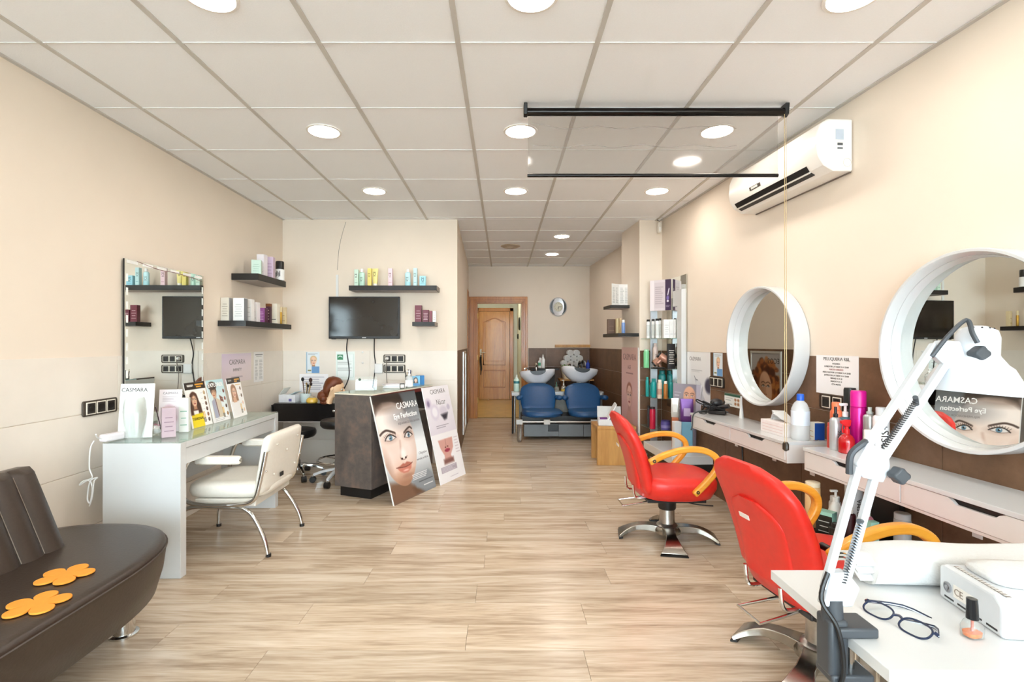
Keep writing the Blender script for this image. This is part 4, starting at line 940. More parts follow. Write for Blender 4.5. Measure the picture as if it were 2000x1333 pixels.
a.mix(mk * a.m_ell(.36, .92, .5, .14, .9), '9a6c52', .75); a.mix(mk * a.m_ell(.02, .76, .1, .2, 1.0), 'a07a66', .5)
a.poly([(0, 0), (.66, 0), (.68, .1), (.66, .2), (.55, .115), (.4, .085), (.2, .09), (.06, .13), (0, .17)], '2c231f', .06); a.mix(a.m_ell(.25, .12, .4, .05, 1.2), '6b5344', .5)
a.mix(a.m_ell(.62, .24, .3, .1, 1.3), '8b8b8e', .75); a.poly([(.6, 0), (1, 0), (1, .14), (.72, .18)], '60676c', .03, .7)
a.line([(.02, .365), (.08, .345), (.16, .335), (.25, .352), (.33, .375)], .02, '3b2b25', .01, .9, 5); a.line([(.53, .392), (.6, .368), (.68, .352), (.72, .37)], .018, '3b2b25', .01, .9, 5)
for ex, ey, sx in ((.215, .412, 1.0), (.615, .424, .78)):
    a.ell(ex, ey + .003, .15 * sx, .042, 'b99a8c', .9, 0, .5); a.ell(ex, ey, .105 * sx, .02, 'e4dfdc', .3); a.ell(ex + .005, ey - .002, .036 * sx, .025, '3a5f78', .3).ell(ex + .005, ey - .002, .028 * sx, .019, '7aa9c2', .5).ell(ex + .005, ey - .002, .016, .012, '141414', .3).ell(ex - .008, ey - .01, .008, .006, 'ffffff', .4)
    a.line([(ex - .12 * sx, ey + .012), (ex - .06 * sx, ey - .022), (ex + .02 * sx, ey - .031), (ex + .12 * sx, ey + .004)], .011, '1d1512', .006, 1, 5); a.line([(ex - .1 * sx, ey + .014), (ex, ey + .026), (ex + .1 * sx, ey + .01)], .005, '4a3830', .006, .7, 4)
    for k in range(9):
        f = -1 + k / 4; a.line([(ex + f * .1 * sx, ey - .026 + .02 * f * f), (ex + f * .13 * sx, ey - .05 + .022 * f * f)], .004, '1d1512', .004, .8)
a.line([(.4, .46), (.375, .54), (.345, .6), (.345, .625)], .014, 'b98f7c', .03, .6, 5); a.ell(.41, .585, .06, .05, 'fdf3ee', 1.0, 0, .8)
a.line([(.34, .615), (.365, .632), (.4, .638), (.45, .632), (.485, .612)], .008, '8d5c4a', .008, .8, 4); a.ell(.365, .626, .022, .009, '3b201a', .6).ell(.45, .624, .02, .009, '3b201a', .6)
a.poly([(.21, .692), (.3, .682), (.36, .668), (.4, .676), (.45, .664), (.5, .674), (.56, .69), (.5, .715), (.4, .722), (.3, .712)], 'b8705f', .012); a.poly([(.22, .698), (.4, .712), (.55, .694), (.52, .735), (.44, .762), (.34, .758), (.27, .735)], 'cf8270', .014); a.line([(.2, .692), (.3, .7), (.4, .706), (.5, .7), (.57, .686)], .006, '5a2a22', .006, .9, 4); a.ell(.4, .738, .06, .009, 'e9b3a4', .8)
a.ell(.41, .79, .1, .018, 'a97b66', 1.0, 0, .6)
a.lines(.5, .97, .8, .86, 4, 'ffffff', .45, .8, 5).rect(.62, .885, .97, .893, '33383c', .005, .7).rect(.72, .93, .95, .938, 'ffffff', .005, .8)
pm = Vector(((-.848 - .578) / 2, (3.87 + 4.40) / 2, 0))
t = card('advert_board', 'large CASMARA eye cream board with a woman close-up leaning on the reception counter', 'advert board', pm, R(64.5), R(15.5), w, h, .01, a)
txt('CASMARA', .078, INKW, t, (.14, -.0014, h * .84), sx=.85, bold=.0006); txt('Eye Perfection', .062, INKW, t, (.09, -.0014, h * .75), bold=.0012, sx=.9)
txt('REJUVENECEDOR GLOBAL', .026, INKG, t, (.12, -.0014, h * .69)); txt('Objetivo', .034, INKG, t, (.21, -.0014, h * .36), shear=.2); txt('mirada perfecta', .027, INKG, t, (.19, -.0014, h * .31), shear=.2)
MB().box(-w / 2 - .003, -w / 2, -.001, .011, 0, h).build('edge_strip', WHITE, t, False)
w, h = .44, .875
a = Art(w, h, 120, 'efebf0'); a.grad('f4f1f5', 'e4dde6', 90, 0, .5)
a.ell(.12, .17, .1, .05, 'cfc3d6', .7).ell(.12, .175, .045, .03, '8d7fa0', .7).ell(.3, .27, .14, .075, 'd4cbdc', .7).ell(.3, .27, .1, .055, 'f1eef4', .5).ell(.62, .27, .15, .05, 'd9d2de', .6).poly([(.5, .31), (.78, .3), (.7, .36), (.6, .37)], '3d3a44', .03).ell(.84, .24, .06, .03, 'c9c0d0', .6)
a.rect(0, .5, 1, 1, 'f5f2f3').rect(.3, .56, .8, .82, 'f5f2f3'); a.poly([(.2, .565), (.75, .565), (.72, .67), (.58, .74), (.62, .81), (.32, .81), (.34, .73), (.24, .65)], 'dba79b', .015)
a.line([(.47, .57), (.46, .645)], .01, 'b9877c', .01).ell(.43, .652, .025, .008, '6b3a34', .6).ell(.52, .648, .025, .008, '6b3a34', .6).ell(.48, .685, .1, .02, 'b5475a', .4).line([(.38, .685), (.58, .683)], .005, '7a2434', .005); a.rect(.28, .77, .66, .82, '8a5f58', .03)
a.lines(.8, .97, .56, .75, 6, 'c9b9c0', .3, .7, 3); a.rect(.12, .84, .72, .9, 'b5aab5'); a.lines(.15, .7, .845, .895, 4, 'e9e4ea', .4, .8); a.lines(.25, .75, .41, .45, 2, '8d8593', .4, .7).rect(.4, .955, .72, .96, 'c3b9c3', .004)
t = card('advert_board', 'pale lilac Nacar advert board leaning beside the eye cream board', 'advert board', ((-.55 - .361) / 2, (4.43 + 4.83) / 2, 0), R(64.5), R(13.5), w, h, .006, a)
txt('CASMARA', .062, INKG, t, (.02, -.0012, h * .92), sx=.9); txt('N\u00e1car', .075, INKG, t, (.04, -.0012, h * .80), sx=.85)
# ================================================================ right wall: drawer shelves
def rloc(y, z, off=0.0): return (XR(y) - off, y, z)
def RW(yc): return Matrix.Translation((XR(yc), yc, 0)) @ Matrix.Rotation(RZR, 4, 'Z')
DRW = mat('white_drawer', 'e2ddd9', .35, 0, .012)
def drawer_shelf(label, yc, z):
    t = thing('drawer_shelf', label, 'shelf', (XR(yc), yc, 0), RZR); L = .595; d = -.285
    MB().box(-L, L, d - .005, -.007, z - .018, z).build('shelf_top', WHITEG, t, False, .0015)
    MB().box(-L, L, d + .004, -.007, z - .118, z - .106).build('shelf_bottom', DRW, t, False, .001)
    for x in (-L, L - .014, -.007): MB().box(x, x + .014, d + .004, -.007, z - .106, z - .018).build('divider', DRW, t, False, .001)
    MB().box(-L + .014, L - .014, -.02, -.008, z - .106, z - .018).build('back', DRW, t, False)
    for s in (-1, 1):
        x0, x1 = (-L + .016, -.009) if s < 0 else (.009, L - .016); xm = (x0 + x1) / 2; zt, zb = z - .0205, z - .104
        pts = [(x0, zb), (x1, zb), (x1, zt), (xm + .10, zt), (xm + .082, zt - .008), (xm + .068, zt - .02), (xm - .068, zt - .02), (xm - .082, zt - .008), (xm - .10, zt), (x0, zt)]
        dr = MB().prism_y(pts, d, d + .014).build('drawer', DRW, t, False, .001)
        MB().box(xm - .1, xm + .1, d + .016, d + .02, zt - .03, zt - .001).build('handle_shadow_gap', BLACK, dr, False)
    for x in ((-.42, .05, .42)):
        b_ = MB().box(x - .02, x + .02, -.012, -.007, z - .235, z - .118).box(x - .02, x + .02, -.2, -.012, z - .124, z - .118).build('bracket', C('efe9e6', .4), t, False, .0015)
        q = MB().lathe([(.005, 0), (.005, .002)], 10); q.mark = 0; q.xf(Matrix.Translation((x, -.012, z - .2)) @ Matrix.Rotation(R(90), 4, 'X')); q.build('screw', C('55504c', .3, .5), b_)
    return t
ZA = .708
drawer_shelf('white wall shelf with two drawers under the mirror of the farther styling place', 3.385, ZA)
drawer_shelf('white wall shelf with two drawers beside the manicure table', 2.055, ZA + .002)
ZB = ZA + .002
# ---------------------------------------------------------------- round mirrors
def round_mirror(label, yc, zc):
    t = thing('round_mirror', label, 'mirror', (XR(yc), yc, zc), RZR)
    M = Matrix.Rotation(R(90), 4, 'X')                      # lathe axis z becomes -y, towards the room
    q = MB().lathe([(.392, .001), (.4, .012), (.4, .098), (.397, .102), (.387, .102), (.384, .098), (.376, .06), (.374, .06), (.366, .026), (.366, .02), (.366, .001)], 72, cap=False); q.mark = 0; q.xf(M); q.build('rim', WHITEG, t, ang=30)
    q = MB().lathe([(.3765, .0575), (.3752, .0605)], 72, cap=False); q.mark = 0; q.xf(M); q.build('rim_joint', C('8f8f94'), t)
    q = MB().lathe([(0, .022), (.366, .022)], 72, cap=False); q.mark = 0; q.xf(M); q.build('mirror_glass', MIRROR, t)
    return t
round_mirror('round white-rimmed mirror above the shelf holding the tissue box', 3.385, 1.235)
round_mirror('round white-rimmed mirror behind the white desk lamp', 1.985, 1.222)
# ---------------------------------------------------------------- air conditioner
ac = thing('air_conditioner', 'white split air conditioner high on the right wall', 'air conditioner', (XR(3.11), 3.11, 2.165), RZR)
prof = [(-.005, 0), (-.11, .0), (-.165, .03), (-.195, .075), (-.205, .13), (-.2, .2), (-.18, .25), (-.14, .275), (-.005, .275)]
ACM = mat('ac_white', 'f2efe8', .3, 0, .01)
MB().prism_x(prof, -.45, .45).build('housing', ACM, ac, True, .008, 3, ang=25)
for k, (y0, z0, y1, z1) in enumerate(((-.135, .012, -.158, .024), (-.165, .03, -.185, .058))):
    dx, dz = y1 - y0, z1 - z0; n_ = Vector((0, dz, -dx)).normalized() * .003; n_ = -n_ if n_.y > 0 else n_
    v_ = MB(); v_.prism_x([(y0 + n_.y, z0 + n_.z), (y1 + n_.y, z1 + n_.z), (y1 - n_.y, z1 - n_.z), (y0 - n_.y, z0 - n_.z)], -.40, .34).build('air_slot', BLACK, ac, False)
MB().prism_x([(-.158, .0245), (-.163, .0275), (-.169, .022), (-.164, .019)], -.4, .34).build('louvre', ACM, ac, False)
MB().prism_x([(-.1975, .082), (-.2025, .104), (-.204, .104), (-.199, .082)], -.19, -.07).build('display_window', C('4a4540', .2), ac, False)
MB().prism_x([(-.199, .087), (-.2022, .1), (-.2050, .1), (-.2018, .087)], -.17, -.1).build('display', C('cfd3cf', .2), ac, False)
MB().box(.4502, .451, -.1, -.055, .165, .22).build('rating_label', C('bcc6d2', .5), ac, False); MB().box(.4502, .451, -.09, -.06, .135, .148).build('barcode', C('55585c', .5), ac, False); MB().box(.4502, .451, -.09, -.06, .115, .125).build('barcode', C('75787c', .5), ac, False)
q = MB().tube([(.4505, -.035 + .022 * math.cos(k * math.pi / 8), .045 + .022 * math.sin(k * math.pi / 8)) for k in range(16)], .0012, 5, True).build('pipe_cover', C('c9c2b6'), ac)
MB().box(-.44, .44, -.012, -.006, -.006, 0).build('mounting_plate', C('7a6e64'), ac, False)
t = thing('motion_sensor', 'small white motion sensor in the corner beside the column', 'sensor', (XR(5.24) - .05, 5.235, 2.405)); MB().box(-.018, .018, -.03, .02, 0, .11).build('sensor_body', C('e6e0d4'), t, True, .006); MB().box(-.012, .012, -.034, -.03, .015, .055).build('lens', C('f6f4ee', .2), t, True, .003); MB().tube([(0, 0, .11), (.0, .0, .125), (-.02, .01, .138)], .004, 6).build('lead', C('5a544e'), t)
# ---------------------------------------------------------------- clear roll-up screen hanging from the ceiling
ys = 2.72; xa, xb = .13, 1.515
rs = thing('roll_screen', 'clear plastic roll-down screen with black tube hanging from the ceiling', 'screen', ((xa + xb) / 2, ys, CEIL - .002)); hw = (xb - xa) / 2
zt = zat(219, ys) - (CEIL - .002); zb = zat(343, ys) - (CEIL - .002)
DARKM = mat('dark_metal', '2e2c2b', .22, .9)
MB().cyl((-hw, 0, zt), (hw, 0, zt), .0215, None, 24).build('roller_tube', DARKM, rs)
MB().box(-hw + .004, hw - .03, -.0008, .0008, zb, zt - .01).build('clear_film', glass('film', 'e9e7e4', .93, .08, .5), rs, False)
MB().cyl((-hw, 0, zb), (hw - .03, 0, zb), .0095, None, 16).build('bottom_bar', mat('bar_black', '1c1b1b', .25, .5), rs)
for k in (0, 1):
    m = MB().tube([(-hw + .03, .0, zt - .06 - k * .12)] + [(-hw + .03 + (2 * hw - .2) * j / 14, -.0016, zt - .085 - .1 * k + .008 * math.sin(j * 1.9 + k)) for j in range(1, 14)], .0012, 4, sm=3).build('film_crease', glass('crease', 'd9d6d2', .75, .1), rs)
for s in (-1, 1):
    b_ = MB().prism_x([(-.028, 0), (.028, 0), (.028, -.008), (.022, zt - .018), (0, zt - .03), (-.022, zt - .018), (-.028, -.008)], s * hw + (0 if s > 0 else -.02), s * hw + (.02 if s > 0 else 0)).build('bracket', BLACK, rs, False, .003)
BEAD = mat('brass_bead', 'c9b286', .4, .3)
for k, y in ((0, -.018), (1, .014)):
    x = hw - .004 + .026 * k; MB().tube([(x, y, zt - .02), (hw + .004 + .018 * k, y * .4, .715 - CEIL)], .0018, 6).build('bead_chain', BEAD, rs)
MB().loft([(hw + .012, -.002, .672 - CEIL, .006, .006, 2), (hw + .012, -.002, .68 - CEIL, .013, .02, 2.5), (hw + .012, -.002, .71 - CEIL, .013, .02, 2.5), (hw + .012, -.002, .722 - CEIL, .008, .012, 2)], 16).build('chain_weight', C('3a332a', .3), rs)
# ---------------------------------------------------------------- papers and sockets on the right wall
def right_paper(px0, px1, py0, py1, off=.0075):
    y0, y1 = yR(px0), yR(px1); ym = (y0 + y1) / 2
    return (XR(ym) - off, ym, zat(py1 - .0, ym)), (y0 - y1) * 1.0025, zat(py0, ym) - zat(py1, ym), ym
loc, w, h, ym = right_paper(1597, 1680, 695, 772)
a = Art(w, h, 40, 'f3f2f2')
t = card('opening_hours_sheet', 'white opening hours sheet taped over the brown tiles between the two mirrors', 'notice', loc, RZR, 0, w, h, .0008, a)
txt('PELUQUERIA R&L', .026, INK, t, (0, -.0012, h * .87)); rows = ['HORARIO:', 'LUNES POR LA TARDE 16 A 20:00', 'MARTES CERRADO', 'MIERCOLES POR LA TARDE 16 A 20:00', 'JUEVES POR LA TARDE 16 A 20:00', 'VIERNES 10 A 20', 'SABADO 9 A 14', 'CITA PREVIA']
for i, s in enumerate(rows): txt(s, .0125, INK if i != 2 else C('a0423c'), t, (-.0, -.0012, h * (.77 - .075 * i)))
socket('double black socket under the opening hours sheet', (XR(2.80) - .0065, 2.80, zat(787, 2.80)), RZR, 2, .085, '3a2c22')
y = (yR(1390) + yR(1416)) / 2; socket('triple black switch plate beside the farther round mirror', (XR(y) - .0065, y, zat(747, y)), RZR, 3, .068, '2a241f', 'dfd8c8', 'switch', False)
loc, w, h, ym = right_paper(1395, 1413, 690, 735); brochure('narrow blue beauty brochure above the switch plate on the brown tiles', loc, RZR, w, h)
loc, w, h, ym = right_paper(1417, 1448, 770, 795); a = Art(w, h, 44, 'f4f2ec'); a.rect(0, 0, 1, .2, '2e5f4a'); a.lines(.05, .55, .3, .9, 4, '8f9a95')
for i in range(4): a.ell(.7 + .18 * (i % 2), .42 + .32 * (i // 2), .07, .12, 'b07a4e', .2)
card('info_card', 'small card with four brown dots stuck on the tiles below the mirror', 'card', loc, RZR, 0, w, h, .0008, a)
loc, w, h, ym = right_paper(1343, 1390, 688, 790); w -= .02
a = Art(w, h, 70, 'e9e8e8'); a.grad('efeeec', 'd9d9dc', 90); a.poly([(.35, .5), (.5, .55), (.62, .6), (.7, .8), (.9, 1), (.4, 1), (.45, .75)], 'b9bac2', .03).ell(.5, .6, .1, .06, 'd9dade', .5).ell(.95, .62, .16, .14, '3c3a4c', .5).line([(.33, .47), (.4, .53), (.48, .54)], .015, '4b4b55', .01).lines(.2, .7, .34, .4, 2, '9a9a9c', .3).line([(.7, .66), (.62, .9)], .02, '8d8e98', .02)
t = card('wall_poster', 'pale grey CASMARA poster on the tiles beside the display stand', 'poster', loc, RZR, 0, w, h, .003, a); txt('CASMARA', .05, INKG, t, (-.06, -.0012, h * .83))
# ================================================================ red styling chairs
RED = mat('red_vinyl', 'd8291f', .36, 0, .04, 40, .03, 0, .5); ARM = wood('honey_wood', 'd98a1c', 'f0ab3c', .28, (2, 14, 14), False, 0, .3)
CAST = mat('cast_aluminium', 'a9a59d', .24, 1.0, .12, 25, .05)
def red_chair(label, loc, rz, star):
    t = thing('styling_chair', label, 'chair', loc, rz)
    MB().loft([(.02, 0, .29, .19, .19), (.02, 0, .305, .225, .225), (.025, 0, .36, .25, .248), (.025, 0, .40, .252, .25), (.02, 0, .425, .24, .238), (.01, 0, .437, .2, .2), (0, 0, .44, .1, .1)], 44, 3.2).build('seat', RED, t, ang=70)
    sec = []; pan = []
    for k in range(17):
        u = k / 16; z = .33 + .475 * u; xc = -.165 - .165 * u + .03 * math.sin(math.pi * u)
        wd = .235 * (.9 + .1 * min(1, u * 2)) * (1 if u < .7 else (max(.0, 1 - ((u - .7) / .315) ** 2.8)) ** .5)
        th = .048 * (.55 + .45 * math.sin(math.pi * min(1, max(0, .08 + .9 * u))) ** .5)
        if k == 0: wd *= .9; th *= .6
        if k == 16: wd = .11; th *= .45
        sec.append((xc, 0, z, th, wd, 3.0))
    MB().loft(sec, 40).build('backrest', RED, t, ang=75)
    for k in range(12):
        u = k / 11; f = .02 + .66 * u; z = .345 + .47 * f; xc = -.165 - .165 * f + .03 * math.sin(math.pi * f)
        pan.append((xc - .033, 0, z, .03, .158 * (1 if u < .72 else math.sqrt(max(.05, 1 - ((u - .72) / .3) ** 2)))* (.86 + .14 * u), 4))
    pn = MB().loft(pan, 36).build('back_panel', RED, t, ang=75)
    MB().box(-.0015, .0015, -.028, .028, -.009, .009).build('maker_badge', C('e6e2da', .3), pn, False, 0, loc=(-.319, 0, .60), rot=(0, R(-17), 0))
    for s in (-1, 1):
        yy = s * .262; am = [(-.19, yy, .545), (-.1, yy, .59), (.02, yy, .622), (.13, yy, .618), (.205, yy, .575), (.21, yy, .51), (.15, yy, .43), (.075, yy, .355)]
        o = MB().ribbon(am, [.036] * 8, .036, (0, 1, 0), 5).build('armrest', ARM, t, True, .009, 3)
        for (x, z) in ((-.165, .557), (.092, .373)):
            q = MB().lathe([(.0105, 0), (.0105, .002), (.004, .002), (.004, .0)], 12, cap=False); q.mark = 0; q.xf(Matrix.Translation((x, yy + s * .0182, z)) @ Matrix.Rotation(R(-90 * s), 4, 'X')); q.build('bolt', C('2c2622', .4), o)
        MB().cyl((-.165, s * .2, .557), (-.165, s * .245, .557), .012).build('arm_spacer', BLACK, o)
        MB().tube([(-.1, s * .1, .3), (-.2, s * .1, .285), (-.235, s * .1, .3), (-.245, s * .1, .37)], .008, 8, sm=4).build('back_bracket', CHROME, t)
    MB().box(-.17, .19, -.16, .16, .272, .295).build('seat_plate', BLACK, t, False, .004)
    MB().lathe([(.052, .19), (.056, .2), (.056, .275)], 28).build('column_sleeve', BLACK, t)
    MB().lathe([(.075, .075), (.062, .092), (.048, .1), (.046, .195)], 32).build('column', STEEL, t)
    MB().lathe([(.085, .04), (.088, .062), (.078, .082), (.05, .09)], 32).build('base_hub', CAST, t)
    for k in range(4):
        an = star + k * math.pi / 2; c, s = math.cos(an), math.sin(an); q = [(r * c, r * s, z) for r, z in ((.03, .058), (.11, .068), (.19, .064), (.255, .04), (.3, .012))]
        l = MB().ribbon(q, [.10, .062, .062, .10, .155], [.05, .018], (-s, c, 0), 4).build('base_leg', CAST, t, True, .004)
        MB().ribbon([(.28 * c, .28 * s, .008), (.306 * c, .306 * s, .004)], [.145, .16], .008, (-s, c, 0)).build('rubber_foot', BLACK, l, False)
    MB().tube([(-.05, -.045, .265), (-.2, -.06, .24), (-.3, -.065, .225), (-.3, .065, .225), (-.2, .06, .24), (-.05, .045, .265)], .006, 8).build('pump_lever', CHROME, t)
    MB().tube([(.05, .02, .255), (.09, -.05, .25), (.16, -.1, .245), (.24, -.14, .25)], .004, 6, sm=4).build('release_cable', BLACK, t)
    return t
red_chair('red vinyl styling chair with honey wood arms standing near the oak cube', (1.055, 3.24, 0), R(0), R(80))
red_chair('red vinyl styling chair with honey wood arms drawn up to the manicure table', (1.225, 1.95, 0), R(9), R(36))
# ================================================================ manicure table
ZM = .71; tx0, tx1, ty0, ty1 = .638, 1.5, .83, 1.2
mt = thing('manicure_table', 'white narrow manicure table with round chrome legs', 'table', ((tx0 + tx1) / 2, (ty0 + ty1) / 2, 0)); hx, hy = (tx1 - tx0) / 2, (ty1 - ty0) / 2
MB().box(-hx, hx, -hy, hy, ZM - .022, ZM).build('table_top', WHITEG, mt, False, .0015)
for sx in (-1, 1): 
    l = MB().cyl((sx * (hx - .085), -.0, .0), (sx * (hx - .085), -.0, ZM - .022), .03, None, 28).build('leg', CHROME, mt); MB().box(sx * (hx - .085) - .03, sx * (hx - .085) + .03, -.15, .15, 0, .02).build('foot_bar', CHROME, l, False, .004)
MB().box(.12, .36, -.1, .15, .36, ZM - .022).build('drawer_unit', C('3a3c3e', .6), mt, False, .004); MB().box(.33, .37, -.14, .15, .3, ZM - .022).build('side_panel', WHITEG, mt, False)
# desk lamp
lp = thing('desk_lamp', 'white balanced-arm desk lamp clamped to the table edge', 'desk lamp', (.64, .945, ZM))
LW = mat('lamp_white', 'cdd2d8', .22, 0, .01); GR = C('3b3f44', .45)
MB().box(-.028, .045, -.03, .03, .001, .02).build('clamp_jaw', GR, lp, True, .004); cl_ = MB().box(-.04, -.004, -.022, .022, -.075, .03).build('clamp_body', GR, lp, True, .006)
MB().box(-.038, .04, -.026, .026, -.085, -.068).build('clamp_foot', GR, lp, True, .004); MB().cyl((.012, 0, -.07), (.012, 0, -.022), .007).build('clamp_screw', CHROME, lp); MB().cyl((-.022, 0, .02), (-.022, 0, .062), .019, .017).build('post_socket', GR, lp)
J0 = Vector((-.02, 0, .075)); J1 = Vector((.055, .01, .318)); J2 = Vector((.232, .055, .525))
u = (J1 - J0).normalized(); v_ = (J2 - J1).normalized(); side = Vector((0, 1, 0))
MB().prism_y([(-.045, .05), (.01, .05), (.024, .085), (.0, .115), (-.03, .11)], -.012, .012).build('base_plate', LW, lp, True, .004)
def bar(A, B, r, nm, m=LW): return MB().ribbon([A, B], [r * 2] * 2, r * 2, side.cross((B - A).normalized()).cross((B - A).normalized()) * -1).build(nm, m, lp, True, .002)
n0 = Vector((.017, 0, -.004)); n1 = Vector((.015, 0, -.013))
for sg in (-1, 1): bar(J0 + n0 * sg, J1 + n0 * sg, .0065, 'lower_arm'); bar(J1 + n1 * sg + v_ * .01, J2 + n1 * sg, .0065, 'upper_arm')
MB().prism_y([(J1.x - .03, J1.z - .005), (J1.x - .018, J1.z - .03), (J1.x + .02, J1.z - .04), (J1.x + .034, J1.z - .015), (J1.x + .03, J1.z + .02), (J1.x - .008, J1.z + .035)], J1.y - .01, J1.y + .01).build('elbow_plate', LW, lp, True, .003)
MB().prism_y([(J2.x - .026, J2.z - .004), (J2.x + .012, J2.z - .038), (J2.x + .042, J2.z - .012), (J2.x + .03, J2.z + .02), (J2.x - .008, J2.z + .022)], J2.y - .009, J2.y + .009).build('head_plate', LW, lp, True, .003)
for J, dx, dz in ((J1, .038, -.022), (J2, .052, -.004)):
    kx = J.x + dx; q = MB(); pts = [(.014 * (1 + .14 * math.cos(4 * a_)) * math.cos(a_), .014 * (1 + .14 * math.cos(4 * a_)) * math.sin(a_)) for a_ in [k * math.pi / 12 for k in range(24)]]
    q.prism_y([(kx + p[0], J.z + dz + p[1]) for p in pts], J.y - .034, J.y - .012).build('knob', GR, lp, True, .003); MB().cyl((kx, J.y - .014, J.z + dz), (kx, J.y + .01, J.z + dz), .005).build('knob_bolt', CHROME, lp)
for A, B in ((J0 + u * .02 + Vector((.005, -.012, 0)), J0 + u * .14 + Vector((.005, -.012, 0))), (J1 + v_ * .035 + Vector((.0, -.013, 0)), J1 + v_ * .15 + Vector((.002, -.013, 0)))):
    d = (B - A); n_ = 70; e1 = d.normalized().orthogonal().normalized(); e2 = d.normalized().cross(e1)
    MB().tube([A + d * (k / n_) + (e1 * math.cos(k * 2.1) + e2 * math.sin(k * 2.1)) * .005 for k in range(n_)], .0013, 5).build('spring', C('55585c', .3, .8), lp); MB().cyl(B - e1 * .012, B + e1 * .012, .0045).build('spring_pin', GR, lp)
sh = Vector((.298, .06, .442)); ax = Matrix.Translation(sh) @ Matrix.Rotation(R(5), 4, 'Y')
q = MB().lathe([(.074, 0), (.0745, .004), (.071, .028), (.058, .052), (.04, .066), (.0355, .078), (.0345, .112), (.03, .126), (.014, .134), (0, .135), (0, .13), (.03, .12), (.033, .08), (.056, .05), (.0705, .004), (.074, 0)], 40, cap=False); q.mark = 0; q.xf(ax); shd = q.build('shade', LW, lp, ang=50)
q = MB().lathe([(.012, .05), (.026, .03), (.027, .018), (.015, .006), (0, .004)], 20); q.mark = 0; q.xf(ax); q.build('bulb', C('f7f4ec', .3), shd)
for k in range(5):
    a_ = R(-150 + 30 * k); p = ax @ Vector((.024 * math.cos(a_), .024 * math.sin(a_), .1295)); MB().ell(p, .0018, 6, 4).build('vent_hole', BLACK, shd)
MB().tube([J2 + Vector((.035, 0, -.006)), J2 + Vector((.055, .0, -.012)), sh + Vector((-.028, 0, .085))], .008, 8).build('head_stem', CHROME, lp)
MB().tube([J2 + Vector((-.03, -.012, -.01)), J2 + Vector((0, -.014, .03)), J2 + Vector((.04, -.01, .062)), sh + Vector((-.028, -.03, .118)), sh + Vector((-.022, -.034, .1))], .0042, 8, sm=5).build('cord', GR, lp)
MB().tube([J1 + v_ * .03 + Vector((-.024, 0, .012)), J1 + Vector((-.012, -.002, .034)), J1 + Vector((-.036, -.002, .012)), J1 + Vector((-.038, 0, -.025))], .006, 8, sm=5).build('cord', GR, lp)
MB().tube([J0 + u * .04 + Vector((-.026, -.008, 0)), J0 + Vector((-.03, -.012, -.01)), (-.03, -.028, .02), (-.022, -.032, -.05), (-.03, -.03, -.12), (-.02, -.03, -.3)], .0042, 8, sm=5).build('cord', BLACK, lp)
# glasses
gl = thing('eyeglasses', 'dark blue eyeglasses with striped temples lying on the white table', 'glasses', (.742, .965, ZM), R(-72))
NAVY = C('1b2740', .25)
def lens(cx):
    return [Vector((cx + .026 * math.copysign(abs(math.cos(a_)) ** .75, math.cos(a_)), .0, .0195 + .0175 * math.copysign(abs(math.sin(a_)) ** .8, math.sin(a_)))) for a_ in [k * math.pi / 14 for k in range(28)]]
tl = Matrix.Rotation(R(-62), 4, 'X')
for s in (-1, 1):
    q = MB().tube([tl @ p for p in lens(s * .034)], .0019, 6, True).build('rim', NAVY, gl)
    L_ = [tl @ p for p in lens(s * .034)]; MB().add(L_, [tuple(range(28))]).build('lens', GLASS, q, False)
    MB().tube([tl @ Vector((s * .06, 0, .029)), tl @ Vector((s * .066, .004, .029))], .0035, 6).build('hinge', NAVY, gl)
    e = tl @ Vector((s * .066, .004, .029)); 
    tp = MB().ribbon([e, e + Vector((-s * .03, .05 - .012 * s, -.006)), e + Vector((-s * .075, .045 - .03 * s, -.012 ))], [.006] * 3, .0022, (0, 0, 1), 3).build('temple', NAVY, gl)
    MB().ribbon([e + Vector((0, -.001, .0)), e + Vector((-s * .03, .049 - .012 * s, -.006)), e + Vector((-s * .075, .044 - .03 * s, -.012))], [.0018] * 3, .0026, (0, 0, 1), 3).build('temple_stripe', C('cfd6e0'), tp)
MB().tube([tl @ Vector((-.009, 0, .024)), tl @ Vector((0, 0, .029)), tl @ Vector((.009, 0, .024))], .0026, 6, sm=3).build('bridge', NAVY, gl)
# nail polish
np_ = thing('nail_polish', 'orange nail polish bottle with black cap on the white table', 'nail polish', S(1899, 1245, ZM), R(10))
MB().loft([(0, 0, 0, .014, .011, 3), (0, 0, .003, .017, .0135, 3), (0, 0, .02, .0175, .014, 3), (0, 0, .03, .013, .011, 2.5), (0, 0, .034, .008, .008, 2)], 24).build('bottle', glass('polish_glass', 'eef0ee', .9, .02, 1.0), np_)
MB().loft([(0, 0, .003, .0135, .0105, 3), (0, 0, .0105, .0145, .0115, 3)], 20).build('polish', C('f07a1f', .25), np_); MB().cyl((0, 0, .008), (0, 0, .034), .0022).build('brush', C('c9573a'), np_)
MB().loft([(0, 0, .034, .0095, .0095, 2), (0, 0, .06, .0082, .0082, 2.4), (-.001, 0, .071, .0078, .0078, 2.4)], 18).build('cap', C('101216', .15), np_)
